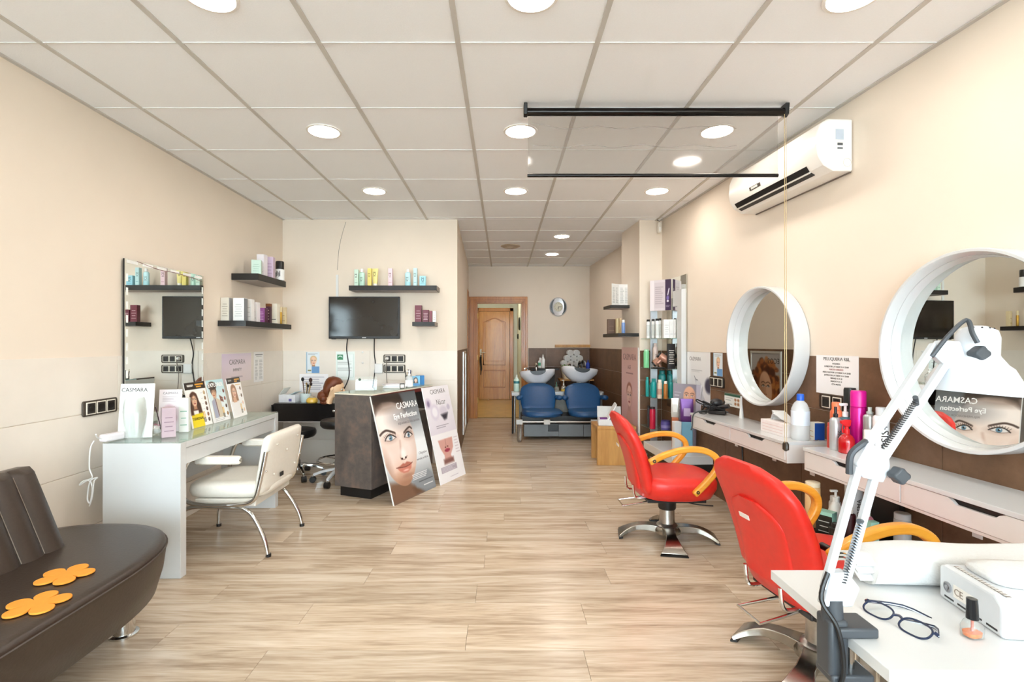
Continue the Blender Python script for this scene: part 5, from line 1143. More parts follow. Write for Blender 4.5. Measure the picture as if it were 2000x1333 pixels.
# nail dust collector and towel
dc_ = thing('nail_dust_collector', 'white nail dust collector with vent slots and CE mark on the manicure table', 'machine', (.92, .992, ZM), R(-8))
pr = [(-.078, 0), (.085, 0), (.085, .068), (.07, .075), (-.06, .075), (-.078, .06)]
MB().prism_x(pr, 0, .34).build('housing', C('d2d5d8', .25), dc_, False, .007, 3)
for k in range(4): MB().box(-.0008, .0002, -.066 + .036 * k, -.041 + .036 * k, .009, .0125).build('vent_slot', BLACK, dc_, False)
q = MB().lathe([(.011, 0), (.011, .002), (.008, .003), (.008, .0015), (.005, .0015), (.005, .003)], 20); q.mark = 0; q.xf(Matrix.Translation((0, .058, .032)) @ Matrix.Rotation(R(-90), 4, 'Y')); q.build('power_socket', C('8b8d92', .35), dc_)
MB().box(-.0006, 0, -.01, .042, .02, .045).build('rating_plate', C('ebe6df'), dc_, False)
txt('CE', .02, C('8a7a6c'), dc_, (-.001, .028, .026), rotm=Matrix.Rotation(R(-90), 4, 'Z') @ Matrix.Rotation(R(90), 4, 'X'))
MB().box(.012, .02, -.07, .06, .0745, .0762).build('filter_edge', C('8d857e', .5), dc_, False)
for k in range(14): MB().box(.012, .02, -.066 + .009 * k, -.0625 + .009 * k, .076, .0768).build('grille_bar', C('c9c4be', .4), dc_, False)
TW = mat('white_towel', 'd6d7d6', .9, 0, .015, 220, .35, 0, .1, .3)
tw = thing('folded_towel', 'white folded towel lying behind and over the nail dust collector', 'towel', (1.08, 1.15, ZM), R(-4))
m = MB(); rg = []
for i in range(25):
    u_ = i / 24; x = -.25 + .5 * u_; hgt = (.06 + .012 * math.sin(min(1, u_ * 3) * math.pi / 2) + .003 * math.sin(9 * u_)); r = []
    if i == 0: hgt *= .8
    yf = -.048 if u_ < .0 else -.046
    for k in range(20):
        a_ = 2 * math.pi * k / 20; c, s = math.cos(a_), math.sin(a_); r.append(Vector((x + (.012 * s if i == 0 else 0), .0 + .058 * math.copysign(abs(c) ** .5, c), hgt / 2 + hgt / 2 * math.copysign(abs(s) ** .5, s))))
    rg.append(r)
m.rings(rg).build('towel_fold', TW, tw, ang=80)
for k in range(3): MB().ribbon([(-.256, -.048 + .006 * k, .012 + .014 * k), (-.258, .0, .035 + .009 * k), (-.256, .045 - .006 * k, .02 + .012 * k)], [.05] * 3, .005, (1, 0, 0), 4).build('towel_layer', TW, tw, True, .002)
tc_ = tag(MB().loft([(0, 0, 0, .15, .056, 5), (0, 0, .006, .153, .058, 5), (0, 0, .014, .15, .055, 5), (0, 0, .017, .12, .04, 4)], 36).build('towel_cover', TW, None, ang=80), 'flat white towel layer spread on top of the nail dust collector', 'towel'); tc_.location = (1.10, .985, ZM + .0758); tc_.rotation_euler = (0, 0, R(-8))
# ================================================================ far end: wash unit
BLUE = mat('blue_vinyl', '174a79', .36, 0, .06, 40, .04); CER = mat('white_ceramic', 'e6e6ea', .15, 0, .01)
wu = thing('backwash_unit', 'double hair-wash unit with two blue seats and white tilting basins', 'wash unit', (.82, 6.9, 0))
SLG = mat('grey_mottled', '77756f', .5, 0, .15, 14)
def wx(px, y): return (px - CX) * y / F - .82
for i, (cx, tilt, zt_) in enumerate(((.485 - .82, -4, .865), (1.1 - .82, 6, .9))):
    st = MB().loft([(cx + .02, -.26, .30, .2, .2), (cx + .02, -.26, .315, .255, .25), (cx + .03, -.26, .35, .27, .26), (cx + .02, -.25, .375, .25, .24), (cx, -.25, .382, .17, .17)], 36, 2.8).build('seat', BLUE, wu, ang=70)
    sec = []
    for k in range(11):
        u = k / 10; wd = .2 + .03 * math.sin(math.pi * u) if u < .75 else (.2 + .03 * math.sin(math.pi * u)) * math.sqrt(max(.1, 1 - ((u - .75) / .28) ** 2)); sec.append((cx - .01, -.08 + .22 * u, .36 + .34 * u, wd + .015, .04 * (1 if 0 < k < 10 else .6), 2.8))
    MB().loft(sec, 32).build('backrest', BLUE, wu, ang=75)
    for s in (-1, 1):
        ar = MB().tube([(cx + s * .2, .06, .5), (cx + s * .26, -.02, .52), (cx + s * .27, -.14, .525)], [.022, .03, .034], 12, sm=4).build('armrest', BLUE, wu)
        MB().ell((cx + s * .27, -.15, .525), (.045, .04, .034), 14, 9).build('arm_pad', BLUE, ar)
    M = Matrix.Translation((cx, .34, zt_)) @ Matrix.Rotation(R(tilt), 4, 'Y') @ Matrix.Rotation(R(-6), 4, 'X')
    q = MB(); sec = [(0, 0, -.2, .1, .12, 2.4), (0, 0, -.15, .17, .17, 2.4), (0, 0, -.07, .245, .22, 2.6), (0, 0, -.01, .258, .235, 2.8), (0, 0, 0, .25, .228, 2.8), (0, 0, -.01, .232, .21, 2.8), (0, .01, -.08, .18, .17, 2.6), (0, .02, -.13, .1, .1, 2.4)]
    q.loft(sec, 44); 
    for j, v in enumerate(q.v):                              # neck rest dips at the front
        if v.y < -.1 and v.z > -.06: d_ = max(0, 1 - (v.x / .1) ** 2); v.z -= .055 * d_ ** .7
    q.mark = 0; q.xf(M); bs = q.build('basin', CER, wu, ang=70)
    q = MB().loft([(0, .0, -.045, .215, .19, 2.6), (0, .01, -.09, .17, .16, 2.6)], 32); q.mark = 0; q.xf(M); q.build('basin_liner', C('191a1c', .3), bs)
    pts = [M @ Vector((.11 * math.cos(math.pi + math.pi * k / 12), -.222 - .012, -.012 + .062 * math.sin(math.pi + math.pi * k / 12))) for k in range(13)]
    MB().add([p + Vector((0, -.012, 0)) for p in pts] + [p + Vector((0, .02, 0)) for p in pts], [tuple(range(13))] + [(k, k + 1, k + 14, k + 13) for k in range(12)]).build('neck_pad', C('141416', .35), bs)
    fc = MB().tube([M @ Vector((.0, .12, -.02)), M @ Vector((0, .12, .07)), M @ Vector((0, .06, .1)), M @ Vector((0, .0, .07))], .013, 10, sm=4).build('tap', CHROME if i == 0 else C('1a1a1c', .2), bs)
    MB().tube([M @ Vector((-.13, .12, -.02)), M @ Vector((-.13, .1, .05)), M @ Vector((-.18, .06, .03))], .012, 8, sm=3).build('shower_head', CHROME, bs)
    if i == 1: MB().tube([M @ Vector((.04, .1, -.02)), M @ Vector((.04, .1, .09)), M @ Vector((.05, .04, .11)), M @ Vector((.06, .0, .02))], .014, 10, sm=4).build('shower_hose', C('1a1a1c', .2), bs)
    MB().cyl((cx, .3, .25), (cx, .3, .72), .05).build('basin_post', SILVER, wu)
MB().box(-.66, .6, .2, .34, .49, .575).build('back_beam', SILVER, wu, False, .006)
MB().box(-.6, .56, .1, .2, .2, .5).build('back_panel', SLG, wu, False, .004)
MB().cyl((-.6, -.5, .255), (.5, -.5, .255), .013).build('front_rail', STEEL, wu)
for x in (-.62, -.27, .33): MB().box(x - .035, x + .045, -.525, -.48, .225, .285).build('rail_clamp', C('c9c8c4', .4), wu, False, .004)
for x0, x1 in ((-.55, -.24), (-.10, .22), (.225, .55)): MB().box(x0, x1, -.37, .1, .045, .2).build('base_panel', C('6f7376', .45), wu, False, .003)
MB().box(-.24, -.10, -.36, .1, .045, .11).build('base_panel', C('6f7376', .45), wu, False, .003); MB().box(-.24, -.10, -.3, .1, .11, .2).build('base_recess', BLACK, wu, False)
for x in (-.63, .52):
    MB().tube([(x, -.5, .25), (x, -.52, .12), (x, -.52, .02), (x + .035, -.5, .02), (x + .035, -.48, .15), (x + .035, -.44, .25)], .014, 8, sm=3).build('foot_hoop', STEEL, wu)
    MB().cyl((x - .03, .2, 0), (x - .03, .2, .55), .014).build('side_tube', STEEL, wu); MB().cyl((x - .06, .1, 0), (x - .06, .1, .52), .012).build('side_tube', BLACK, wu)
    MB().box(x - .075, x + .03, .05, .3, .53, .575).build('side_shelf', C('c6c8c8', .4), wu, False, .004)
MB().box(-.58, .55, -.3, .12, .235, .3).build('seat_carrier', BLACK, wu, False)
yy = 7.12
bottle('spray_bottle', 'pale green shampoo spray bottle on the side shelf of the wash unit by the doorway', (P(1009, 767, yy).x + .0, yy, .576), .042, .235, 'cfe8dc', 'mist', 'e9f2ec', .45, .22, .15, '2f7f86', (.62, .8))
for i, px in enumerate((1087, 1101)):
    bottle('glass_pump_bottle', ('round glass bottle of pale liquid with thin dropper between the blue seats', 'round glass pump bottle with silver nozzle between the blue seats')[i], (P(px, 767, 7.17).x, 7.17, .576), .038, (.13, .16)[i], 'd8e0d2', ('mist', 'pump')[i], ('4d7f6a', 'cfc9bd')[i], .3, .5, .5, 'd8b34a' if i else None, (.02, .35), m=glass('pump_glass', 'fbfdf6', .8))
for i, (px, dz, c) in enumerate(((1055, 0, 'e8ecec'), (1060, 0, 'f4f4f2'))):
    bottle('shampoo_bottle', ('green-labelled white bottle on the ledge behind the first basin', 'white spray bottle on the ledge behind the first basin')[i], (P(px, 700, 8.2).x + .0, 8.2 - .06 * i, .855), .036, (.17, .22)[i], c, ('flat', 'mist')[i], ('ffffff'), .45, .25, .2, ('5fae8c', None)[i], (.3, .7))
t = thing('wash_ledge', 'dark ledge against the tiles behind the first basin', 'ledge', (.6, 8.2, 0)); MB().box(-.16, .3, -.14, .225, .83, .8545).build('ledge_board', C('1c1a19', .4), t, False, .003); MB().box(-.1, .25, .1, .2, 0, .83).build('ledge_support', C('2a2522', .5), t, False)
# wood ledge over the tiles, clock
t = thing('wood_ledge', 'narrow light wood ledge capping the tiles in the far corner', 'ledge', (P(1120, 675, 8.42).x, YF, 1.2)); MB().box(-.31, .29, -.05, -.007, 0, .036).build('ledge_board', OAK, t, False, .002); MB().box(-.31, .29, -.04, -.0005, -.012, 0).build('ledge_lip', OAK, t, False)
ck = thing('wall_clock', 'silver and black round wall clock on the far wall', 'clock', (P(1090, 600, YF).x, YF, P(1090, 600, YF).z)); Mx = Matrix.Rotation(R(90), 4, 'X')
q = MB().lathe([(.15, .001), (.152, .02), (.14, .034), (.13, .03), (0, .03)], 40); q.mark = 0; q.xf(Mx @ Matrix.Diagonal((.98, 1.05, 1, 1))); q.build('case', C('cfcfd2', .3, .3), ck)
for s in (-1, 1): MB().prism_y([(s * (.135 * math.cos(a_)), .145 * math.sin(a_)) for a_ in [R(-62 + 124 * k / 12) for k in range(13)]] + [(s * (.085 * math.cos(a_) + .012), .15 * math.sin(a_)) for a_ in [R(62 - 124 * k / 12) for k in range(13)]], -.036, -.03).build('black_inlay', C('0d0d10', .2), ck, False)
q = MB().lathe([(.075, .03), (.078, .038), (.07, .04), (.068, .034), (0, .034)], 36); q.mark = 0; q.xf(Mx); q.build('dial', C('d2ccb6', .4), ck)
for k in range(12): a_ = k * math.pi / 6; MB().box(-.003, .003, -.0365, -.0345, .052, .064).build('hour_mark', INKG, ck, False, rot=(0, a_, 0))
MB().box(-.004, .004, -.039, -.036, 0, .06).build('minute_hand', INK, ck, False, rot=(0, R(92), 0)); MB().box(-.005, .005, -.039, -.036, 0, .045).build('hour_hand', INK, ck, False, rot=(0, R(185), 0))
# shelf with towels and bottles in the far corner
zs = .68; ws = thing('corner_shelf', 'oak corner shelf with slanted side behind the second basin', 'shelf', (1.21, 8.2, zs)); MB().box(-.3, .24, -.16, .23, -.025, 0).build('shelf_board', OAK, ws, False, .002); MB().prism_x([(-.15, -.025), (.23, -.025), (.23, -.42)], .05, .075).build('bracket', OAK, ws, False); MB().prism_x([(-.15, -.025), (.23, -.025), (.23, -.42)], -.25, -.225).build('bracket', OAK, ws, False)
bk_ = thing('towel_basket', 'pale wicker basket of rolled towels with green leaves on the oak shelf', 'basket', (1.14, 8.22, zs)); MB().loft([(0, 0, 0, .17, .12, 4), (0, 0, .1, .19, .135, 4), (0, 0, .19, .2, .14, 4), (0, 0, .19, .185, .125, 4), (0, 0, .03, .16, .11, 4)], 36).build('basket', mat('wicker', 'd8cdb4', .8, 0, .25, 70, .5), bk_)
for k in range(14):
    lf = MB().ribbon([(-.16 + .016 * (k % 5), -.13, .15), (-.19 + .03 * (k % 5), -.15, .2 + .012 * (k % 4)), (-.2 + .04 * (k % 5), -.16, .19 + .02 * (k % 3))], [.006, .022, .004], .002, (1, .3 * (k % 3 - 1), 0), 3).build('leaf', C(('6f9a4e', '87ad63', '547f3d')[k % 3], .5), bk_)
def roll(i, x, z, r=.05):
    t = thing('rolled_towel', 'white rolled towel %s in the wicker basket' % ('lying in the bottom row' if i < 4 else 'lying in the middle row' if i < 7 else 'on top of the pile'), 'towel', (1.14 + x, 8.22, z), 0, 'rolled towels in the basket')
    MB().cyl((0, -.1, 0), (0, .1, 0), r, None, 20).build('roll', TW, t)
    MB().tube([Vector((r * .92 * (k / 40) * math.cos(k * .5), -.101, r * .92 * (k / 40) * math.sin(k * .5))) for k in range(3, 41)], .0045, 5).build('roll_edge', C('bdb9b4', .9), t)
zz = zs + .215
for i, (x, z) in enumerate(((-.15, 0), (-.05, 0), (.05, 0), (.15, 0), (-.1, .085), (.0, .085), (.1, .085), (-.05, .172), (.05, .172))): roll(i, x, zz + z + .035)
for i, (px, py0, y, r, c, cap, cc, lb) in enumerate(((1150.5, 704, 7.98, .034, '1f3fae', 'flat', '16308a', 'royal blue short bottle behind the second basin'), (1164, 681, 8.28, .032, 'e6e4de', 'flat', 'f1efe9', 'tall white cylinder bottle at the back of the oak shelf'), (1165.5, 697, 8.16, .034, 'dcd8d0', 'pump', '1c1a18', 'white pump bottle with black nozzle on the oak shelf'), (1172.5, 699, 8.02, .034, 'e9e6df', 'pump', '2a2622', 'grey-white pump bottle in the middle of the oak shelf row'), (1179.5, 702, 8.12, .036, 'efeee9', 'pump', 'e9e6df', 'white pump bottle at the wall end of the oak shelf'))):
    p = P(px, py0, y); 
    if i == 0: p = Vector((p.x, 8.0, p.z))
    x = p.x if i else p.x
    bottle('pump_bottle' if cap == 'pump' else 'shampoo_bottle', lb, (x, p.y + (.06 if i == 0 else 0), zs) if i else (x, 8.075, zs), r, p.z - zs, c, cap, cc, .35, .22 if cap == 'pump' else .12, .14, ('b9b2a4' if i in (2, 3) else None), (.2, .6))
# ================================================================ poster on the passage wall (seen in the mirror)
yp = 6.62; w, h = .62, .98
a = Art(w, h, 120, 'b3aca6'); a.grad('aaa39e', 'bdb5ad', 90)
a.ell(.52, .5, .42, .4, '6e3a1e', .15); rr = np.random.RandomState(4)
for k in range(110):
    an, rd = rr.rand() * 6.28, .2 + .24 * rr.rand(); cx, cy = .52 + rd * 1.15 * math.cos(an), .48 + rd * .95 * math.sin(an)
    a.ell(cx, cy, .05 + .03 * rr.rand(), .035 + .02 * rr.rand(), ('5a2c16', '8a4a24', 'a8602e', '4a2414', 'b8743c')[k % 5], .5, rr.rand() * 180, .85)
a.ell(.5, .5, .22, .25, 'd9a987', .12, 8); a.ell(.62, .55, .12, .2, 'a97a5e', .9, 8, .6); a.poly([(.36, .72), (.6, .74), (.64, 1), (.3, 1)], 'b08062', .05)
for ex in (.41, .58): a.ell(ex, .46, .045, .016, 'f0e6dc', .3).ell(ex, .46, .018, .016, '4c4238', .3).line([(ex - .06, .465), (ex, .44), (ex + .06, .465)], .01, '2e1e16', .006, 1, 4).line([(ex - .07, .42), (ex, .4), (ex + .07, .415)], .014, '5a3420', .01, .9, 4)
a.line([(.5, .46), (.51, .56)], .014, 'b98a6c', .02, .7).ell(.48, .575, .015, .008, '6b3a2a', .5).ell(.53, .575, .015, .008, '6b3a2a', .5).ell(.505, .64, .07, .02, 'b0604e', .35).line([(.44, .64), (.57, .64)], .006, '6b2c24', .005)
t = card('framed_poster', 'framed poster of a curly auburn-haired model standing against the passage tiles', 'poster', (XP(yp) + .012, yp, .14), RZP, 0, w, h, .005, a)
for x0, x1, z0, z1 in ((-w / 2 - .03, -w / 2, -.03, h + .03), (w / 2, w / 2 + .03, -.03, h + .03), (-w / 2, w / 2, -.03, 0), (-w / 2, w / 2, h, h + .03)): MB().box(x0, x1, -.012, .005, z0, z1).build('frame_rail', C('d5d2cc', .3, .5), t, False, .002)
txt('ECOSI', .1, INK, t, (-.16, -.0014, h * .86)); txt('hair', .03, INK, t, (-.22, -.0014, h * .78))
# ================================================================ column: poster and shelves
a = Art(.56, .9, 80, 'e3b9b0'); a.grad('e6bcb4', 'dcaea6', 90); a.lines(.3, .75, .3, .34, 1, '8a5a5a'); face(a, .5, .6, .13, 'ecc6b4', 'a9684e', 0, hairstyle='up', shade='c99686'); a.poly([(.38, .78), (.62, .78), (.8, 1), (.2, 1)], 'd9a594', .04)
t = card('column_poster', 'pink CASMARA poster on the side of the column behind the oak cube', 'poster', (XC(5.595) - .009, 5.595, .31), RZR, 0, .56, .9, .006, a); txt('CASMARA', .1, C('9a7070'), t, (0, -.0014, .76)); txt('AGE', .06, C('9a7070'), t, (0, -.0014, .66)); MB().box(.28, .298, -.002, .008, 0, .9).build('edge_strip', WHITE, t, False)
yu, zu = 5.755, 1.683; yl, zl = 5.60, 1.363
wall_shelf('black shelf holding an open booklet on the side of the column', (XC(yu), yu, zu), RZR, .29, .22, .034)
wall_shelf('black shelf with brown box and blue bottle on the side of the column', (XC(yl), yl, zl), RZR, .6, .225, .036)
t = thing('open_booklet', 'white booklet standing open on the upper column shelf', 'booklet', (XC(5.68) - .1, 5.68, zu), R(0))
for s, rz in ((-1, -38), (1, 4)):
    a = Art(.125, .24, 40, 'f2f1ee'); a.lines(.12, .48, .15, .9, 14, '8f8f8f', .35, .6, 2).lines(.55, .9, .15, .9, 14, '8f8f8f', .35, .6, 5); o = a.build(t, -.0022, 0 if s > 0 else -.125, .0); o.rotation_euler = (0, 0, R(-rz if s < 0 else rz)) 
    MB().box(0 if s > 0 else -.125, .125 if s > 0 else 0, -.002, 0, 0, .24).build('page', PAPER, t, False, rot=(0, 0, R(-rz if s < 0 else rz)))
for lb, px0, px1, pyt, y, col, kw in (('brown wood-grain box on the lower column shelf', 1186, 1201, 624, 5.72, '5f3f26', dict(ink='8a6a4a', lines=2)), ('slim cream carton beside the brown box on the column shelf', 1203, 1208, 623, 5.62, 'd9c79a', dict()), ('slim tan carton next to the cream one on the column shelf', 1209, 1213, 622, 5.55, 'cbb083', dict())):
    loc, w, h = item(px0, px1, pyt, y, zl); carton('product_box', lb, loc, w, .05, h, col, **kw)
loc, w, h = item(1214, 1221, 625, 5.42, zl); bottle('blue_bottle', 'slim light blue bottle with white cap on the column shelf', loc, w / 2, h, '7f9fd6', 'flat', 'f2f2f2', .7, .2, .06)
t = tag(MB().tube([(0, 0, 0), (-.012, -.01, -.01), (-.02, -.012, -.035), (-.008, -.012, -.045)], .004, 6, sm=3).build('wall_hook', C('4a3a2c', .4)), 'small dark hook on the painted wall past the column', 'hook'); t.location = (XR(7.3) - .004, 7.3, zat(637, 7.3))
# ================================================================ oak cube with palette
oc = thing('oak_cube', 'oak open-sided side table standing in front of the column', 'side table', (.965, 5.16, 0))
MB().box(0, .4, 0, .37, .365, .4).build('table_top', OAK, oc, False, .006); MB().box(0, .4, 0, .038, 0, .365).build('side_panel', OAK, oc, False, .004); MB().box(0, .4, .332, .37, 0, .365).build('side_panel', OAK, oc, False, .004)
pb = thing('makeup_palette', 'open white makeup case with purple pencils on the oak cube', 'makeup case', (1.12, 5.31, .4), R(-8))
MB().box(-.12, .13, -.12, .12, 0, .06).build('case_base', C('d9d9d8', .4), pb, False, .006)
MB().box(-.105, .115, -.105, .105, .06, .0615).build('tray', C('f0eef0'), pb, False); MB().prism_y([(-.03, .06), (.06, .22), (.07, .22), (-.01, .06)], -.12, .12).build('case_lid', C('e9e8e6', .4), pb, False)
MB().prism_x([(.12, .06), (.16, .17), (.155, .172), (.112, .06)], -.12, .13).build('mirror_flap', C('c3c4c2', .3), pb, False)
for k in range(4): MB().tube([(-.1, -.08 + .03 * k, .066), (.02, -.06 + .03 * k, .066)], .005, 6).build('pencil', C(('7a3f8a', '2a1a2a', '9a5aa8', '5a2f6a')[k]), pb)
# ================================================================ corner display with glass shelves
ds = thing('display_stand', 'corner display stand with curved glass shelves and a silver post', 'display stand', (XR(5.29), 5.29, 0)); c0 = Vector((XR(5.29), 5.29))
def corner_shelf_pts(r):
    x0 = XC(5.29) + .01 - c0.x; pts = [(-.022, -.008), (x0, -.008), (x0, -.06)]
    yn = -.42; xn = XR(5.29 + yn) - c0.x - .022
    for k in range(1, 9):
        u = k / 9; pts.append((x0 * (1 - u) ** 1.0 + xn * u - .06 * math.sin(math.pi * u), -.06 + (yn + .06) * u - .05 * math.sin(math.pi * u)))
    pts.append((xn, yn)); return pts
SZ = [.405, .715, 1.006, 1.306]; GSH = glass('shelf_glass', 'eef8f3', .9)
for z in SZ: MB().prism(corner_shelf_pts(1), z - .008, z).build('glass_shelf', GSH, ds, False)
MB().box(-.155, -.085, -.12, -.1, .1, 1.72).build('post', C('b9bcc0', .35, .5), ds, False, .003); MB().prism(corner_shelf_pts(1), .0, .1).build('base', C('f0efed'), ds, False, .004)
t = thing('mirror_panel', 'tall narrow mirror with a white upright board beside the display stand', 'mirror', (XR(4.87), 4.87, 0), RZR); MB().box(-.26, .2, -.014, -.007, .62, 1.9).build('mirror_glass', MIRROR, t, False); MB().box(.1, .2, -.06, -.015, .45, 1.76).build('white_upright', WHITEG, t, False, .002); MB().box(-.02, .1, -.05, -.015, 1.61, 1.76).build('white_crosspiece', WHITEG, t, False, .002)
a = Art(.225, .31, 60, 'd9cfd2'); a.rect(0, 0, .2, 1, 'e9e1e4').rect(.22, .08, .7, .92, 'cfc4c8').lines(.25, .66, .2, .8, 9, 'a89ca2', .5, .6).rect(.72, 0, 1, 1, '3a2748').line([(.9, .3), (.84, .5)], .03, 'e9e4ee', .02).ell(.84, .6, .06, .08, '7a68a8', .4).ell(.84, .7, .05, .03, 'e9e4ee', .4).lines(.76, .96, .82, .9, 2, 'c9bfd2')
pp = P(1290, 605, 4.95); t = card('product_poster', 'lilac poster with a dark purple strip fixed to the top of the silver display post', 'poster', (1.545, 5.165, 1.475), R(-42), 0, .225, .31, .004, a); t.location = (1.585, 5.07, 1.585)
def on_stand(kind, lb, px0, px1, pyt, y, z, col, **kw):
    loc, w, h = item(px0, px1, pyt, y, z)
    if kind == 'box': return carton('product_box', lb, loc, w, kw.pop('d', .05), h, col, **kw)
    return bottle(kw.pop('name', 'shampoo_bottle'), lb, loc, w / 2, h, col, **kw)
for i, (a_, b_) in enumerate(((1262.5, 1269.5), (1272.5, 1279), (1280, 1287.5), (1286.5, 1292))):
    on_stand('bot', ('first', 'second', 'third', 'fourth')[i] + ' white black-capped bottle from the column on the top glass shelf', a_, b_, 624.5 - .8 * i, (5.13, 5.09, 4.97, 5.1)[i], SZ[3], 'eef0ef', capcol='141414', capr=.85, caph=.11, sh=.04, lab='d4d9d6', labz=(.15, .8))
for i, (a_, b_) in enumerate(((1295, 1306), (1306.5, 1313.5), (1314, 1318.5))):
    on_stand('box', ('first', 'middle', 'last')[i] + ' of the three white cartons on the top glass shelf', a_, b_, 624.5, (4.93, 4.925, 4.92)[i], SZ[3], 'f0f0ee', ink='c9cccc', lines=5 if i == 0 else 1)
on_stand('bot', 'light green dry shampoo bottle on the second glass shelf', 1257, 1268, 683, 5.12, SZ[2], '7fcf95', capcol='a9e0b8', capr=.8, caph=.1, sh=.06)
on_stand('bot', 'pinkish lettered bottle behind the hairdryers', 1275, 1285, 671, 5.12, SZ[2], 'd9c3bb', capcol='c9b0a8', capr=.6, caph=.12, sh=.2, word='STYLE', wsize=.022)
on_stand('box', 'black colour chart box at the wall side of the second glass shelf', 1303, 1318, 672, 4.90, SZ[2], '1d1715', ink='cfc6bb', lines=7, d=.03)
BRZ = C('b58470', .3, .3)
for i, (px, py, y, ry_) in enumerate(((1287, 704, 5.04, -38), (1298, 701, 4.95, 35))):
    t = thing('hairdryer', ('bronze hairdryer lying with its nozzle down on the second glass shelf', 'bronze hairdryer propped against the black box')[i], 'hairdryer', P(px, py, y), 0, rot=(0, R(ry_), R(-10)))
    M = Matrix.Rotation(R(90), 4, 'Y'); q = MB().lathe([(.022, -.07), (.034, -.055), (.036, 0), (.03, .04), (.024, .06)], 20); q.mark = 0; q.xf(M); q.build('barrel', BRZ, t)
    q = MB().lathe([(.025, .06), (.018, .085), (.022, .1)], 16); q.mark = 0; q.xf(M); q.build('nozzle', BLACK, t); MB().tube([(-.02, 0, -.02), (-.03, 0, -.075)], [.015, .013], 10).build('handle', BRZ, t); q = MB().lathe([(.03, -.072), (.033, -.05)], 20); q.mark = 0; q.xf(M); q.build('rear_grille', BLACK, t)
cable('coiled_cable', 'black hairdryer cord coiled on the second glass shelf', [(1.45, 4.93, SZ[2] + .006), (1.5, 4.89, SZ[2] + .006), (1.58, 4.92, SZ[2] + .006), (1.52, 4.96, SZ[2] + .008), (1.46, 4.9, SZ[2] + .012), (1.56, 4.88, SZ[2] + .012)], .006)
for lb, a_, b_, pt, y, col, cc, kw in (('slim teal tube at the column side of the third glass shelf', 1261, 1267.5, 737, 5.12, '1c9a96', '1c9a96', {}), ('small teal bottle half hidden on the third glass shelf', 1268.5, 1273, 748, 5.16, '2aa39d', '1f8f8a', {}), ('teal rounded bottle in the front row of the third glass shelf', 1272, 1282, 740, 5.0, '149a98', '117f80', {}), ('wide teal tub standing at the back of the third glass shelf', 1286, 1300, 724, 5.16, '148a8a', '10706f', {}), ('cream patterned bottle on the third glass shelf', 1284, 1293, 742, 4.92, 'dcc8b4', 'e9dccb', dict(lab='b98f7a')), ('amber spray bottle with pale cap on the third glass shelf', 1296, 1304, 745, 4.9, 'b5712c', 'e6ddd0', {}), ('teal bottle at the wall end of the third glass shelf', 1306, 1314, 741, 4.93, '14908e', '107574', {})):
    on_stand('bot', lb, a_, b_, pt, y, SZ[1], col, capcol=cc, capr=.75, caph=.14, sh=.1, **kw)
on_stand('bot', 'dark grey aerosol can on the lowest glass shelf', 1264, 1270, 793, 5.12, SZ[0], '3b3a3c', capcol='1a1a1a', capr=.9, caph=.1, sh=.03)
on_stand('bot', 'crimson hairspray can on the lowest glass shelf', 1269, 1280, 795, 5.0, SZ[0], 'c0183c', capcol='2a1418', capr=.9, caph=.1, sh=.03)
on_stand('bot', 'purple wide jar on the lowest glass shelf', 1291, 1309, 821, 4.95, SZ[0], '5a4f9c', capcol='3c3470', capr=.95, caph=.16, sh=.04, lab='8f88c6', name='cream_jar')
# ================================================================ white low bench beside the stand, posters and pouches
lb_ = thing('low_bench', 'white low bench with a black base beside the display stand', 'bench', (XR(4.5), 4.5, 0), RZR)
MB().box(-.34, .34, -.36, -.012, .25, .32).build('bench_top', WHITEG, lb_, False, .004); MB().box(-.32, .32, -.33, -.012, 0, .25).build('bench_base', C('14130f', .5), lb_, False); MB().box(.14, .2, -.28, -.22, .32, .585).build('white_post', WHITEG, lb_, False, .004)
a = Art(.3, .335, 60, '8f8a98'); a.grad('a7a2ae', '77727f', 0).rect(0, 0, .35, 1, '9a95a0').lines(.05, .3, .2, .8, 7, 'd9d6de'); face(a, .6, .33, .27, 'dba88c', '3a2c2a', 0, hairstyle='none', shade='b07c66'); a.rect(.84, 0, 1, 1, 'b0abb8', .02)
bx = Matrix.Translation((XR(4.5), 4.5, 0)) @ Matrix.Rotation(RZR, 4, 'Z')
def onb(x, y, z=.32): p = bx @ Vector((x, y, 0)); return (p.x, p.y, z)
t = card('face_poster', 'grey poster board with a woman face standing on the white low bench', 'poster', (1.635, 4.50, .555), R(-60), R(2), .3, .335, .006, a); MB().box(-.09, .09, .006, .03, -.235, .01).build('stand_foot', C('8f8a98'), t, False)
for lb, x, y, z0, wd, hh, col, rz in (('white foil pouch next to the purple one', 0, 0, .59, .07, .17, 'cfcdc6', -20), ('shiny purple foil pouch hanging beside the drawer shelf', .1, 0, .57, .11, .2, '63357a', -14)):
    t = thing('foil_pouch', lb, 'pouch', ((1.602, 4.39, .322) if x else (1.545, 4.52, .322)), R(rz)); g0 = z0 - .322
    MB().loft([(0, 0, g0, wd * .46, .012, 4), (0, 0, g0 + .02, wd * .5, .022, 4), (0, 0, g0 + hh * .7, wd * .5, .014, 4), (0, 0, g0 + hh * .94, wd * .5, .004, 5), (0, 0, g0 + hh, wd * .49, .003, 6)], 28).build('pouch', mat('foil_' + col, col, .28, .3), t); MB().box(-wd * .25, wd * .25, -.0235, -.021, g0 + .05, g0 + .12).build('print_panel', C('b9a3c9' if col[0] == '6' else 'e6e4de'), t, False)
    MB().box(-wd * .42, wd * .42, -.03, .03, 0, g0).build('riser', C('b5643a' if col[0] != '6' else '6fa6bd', .35), t, False, .006)
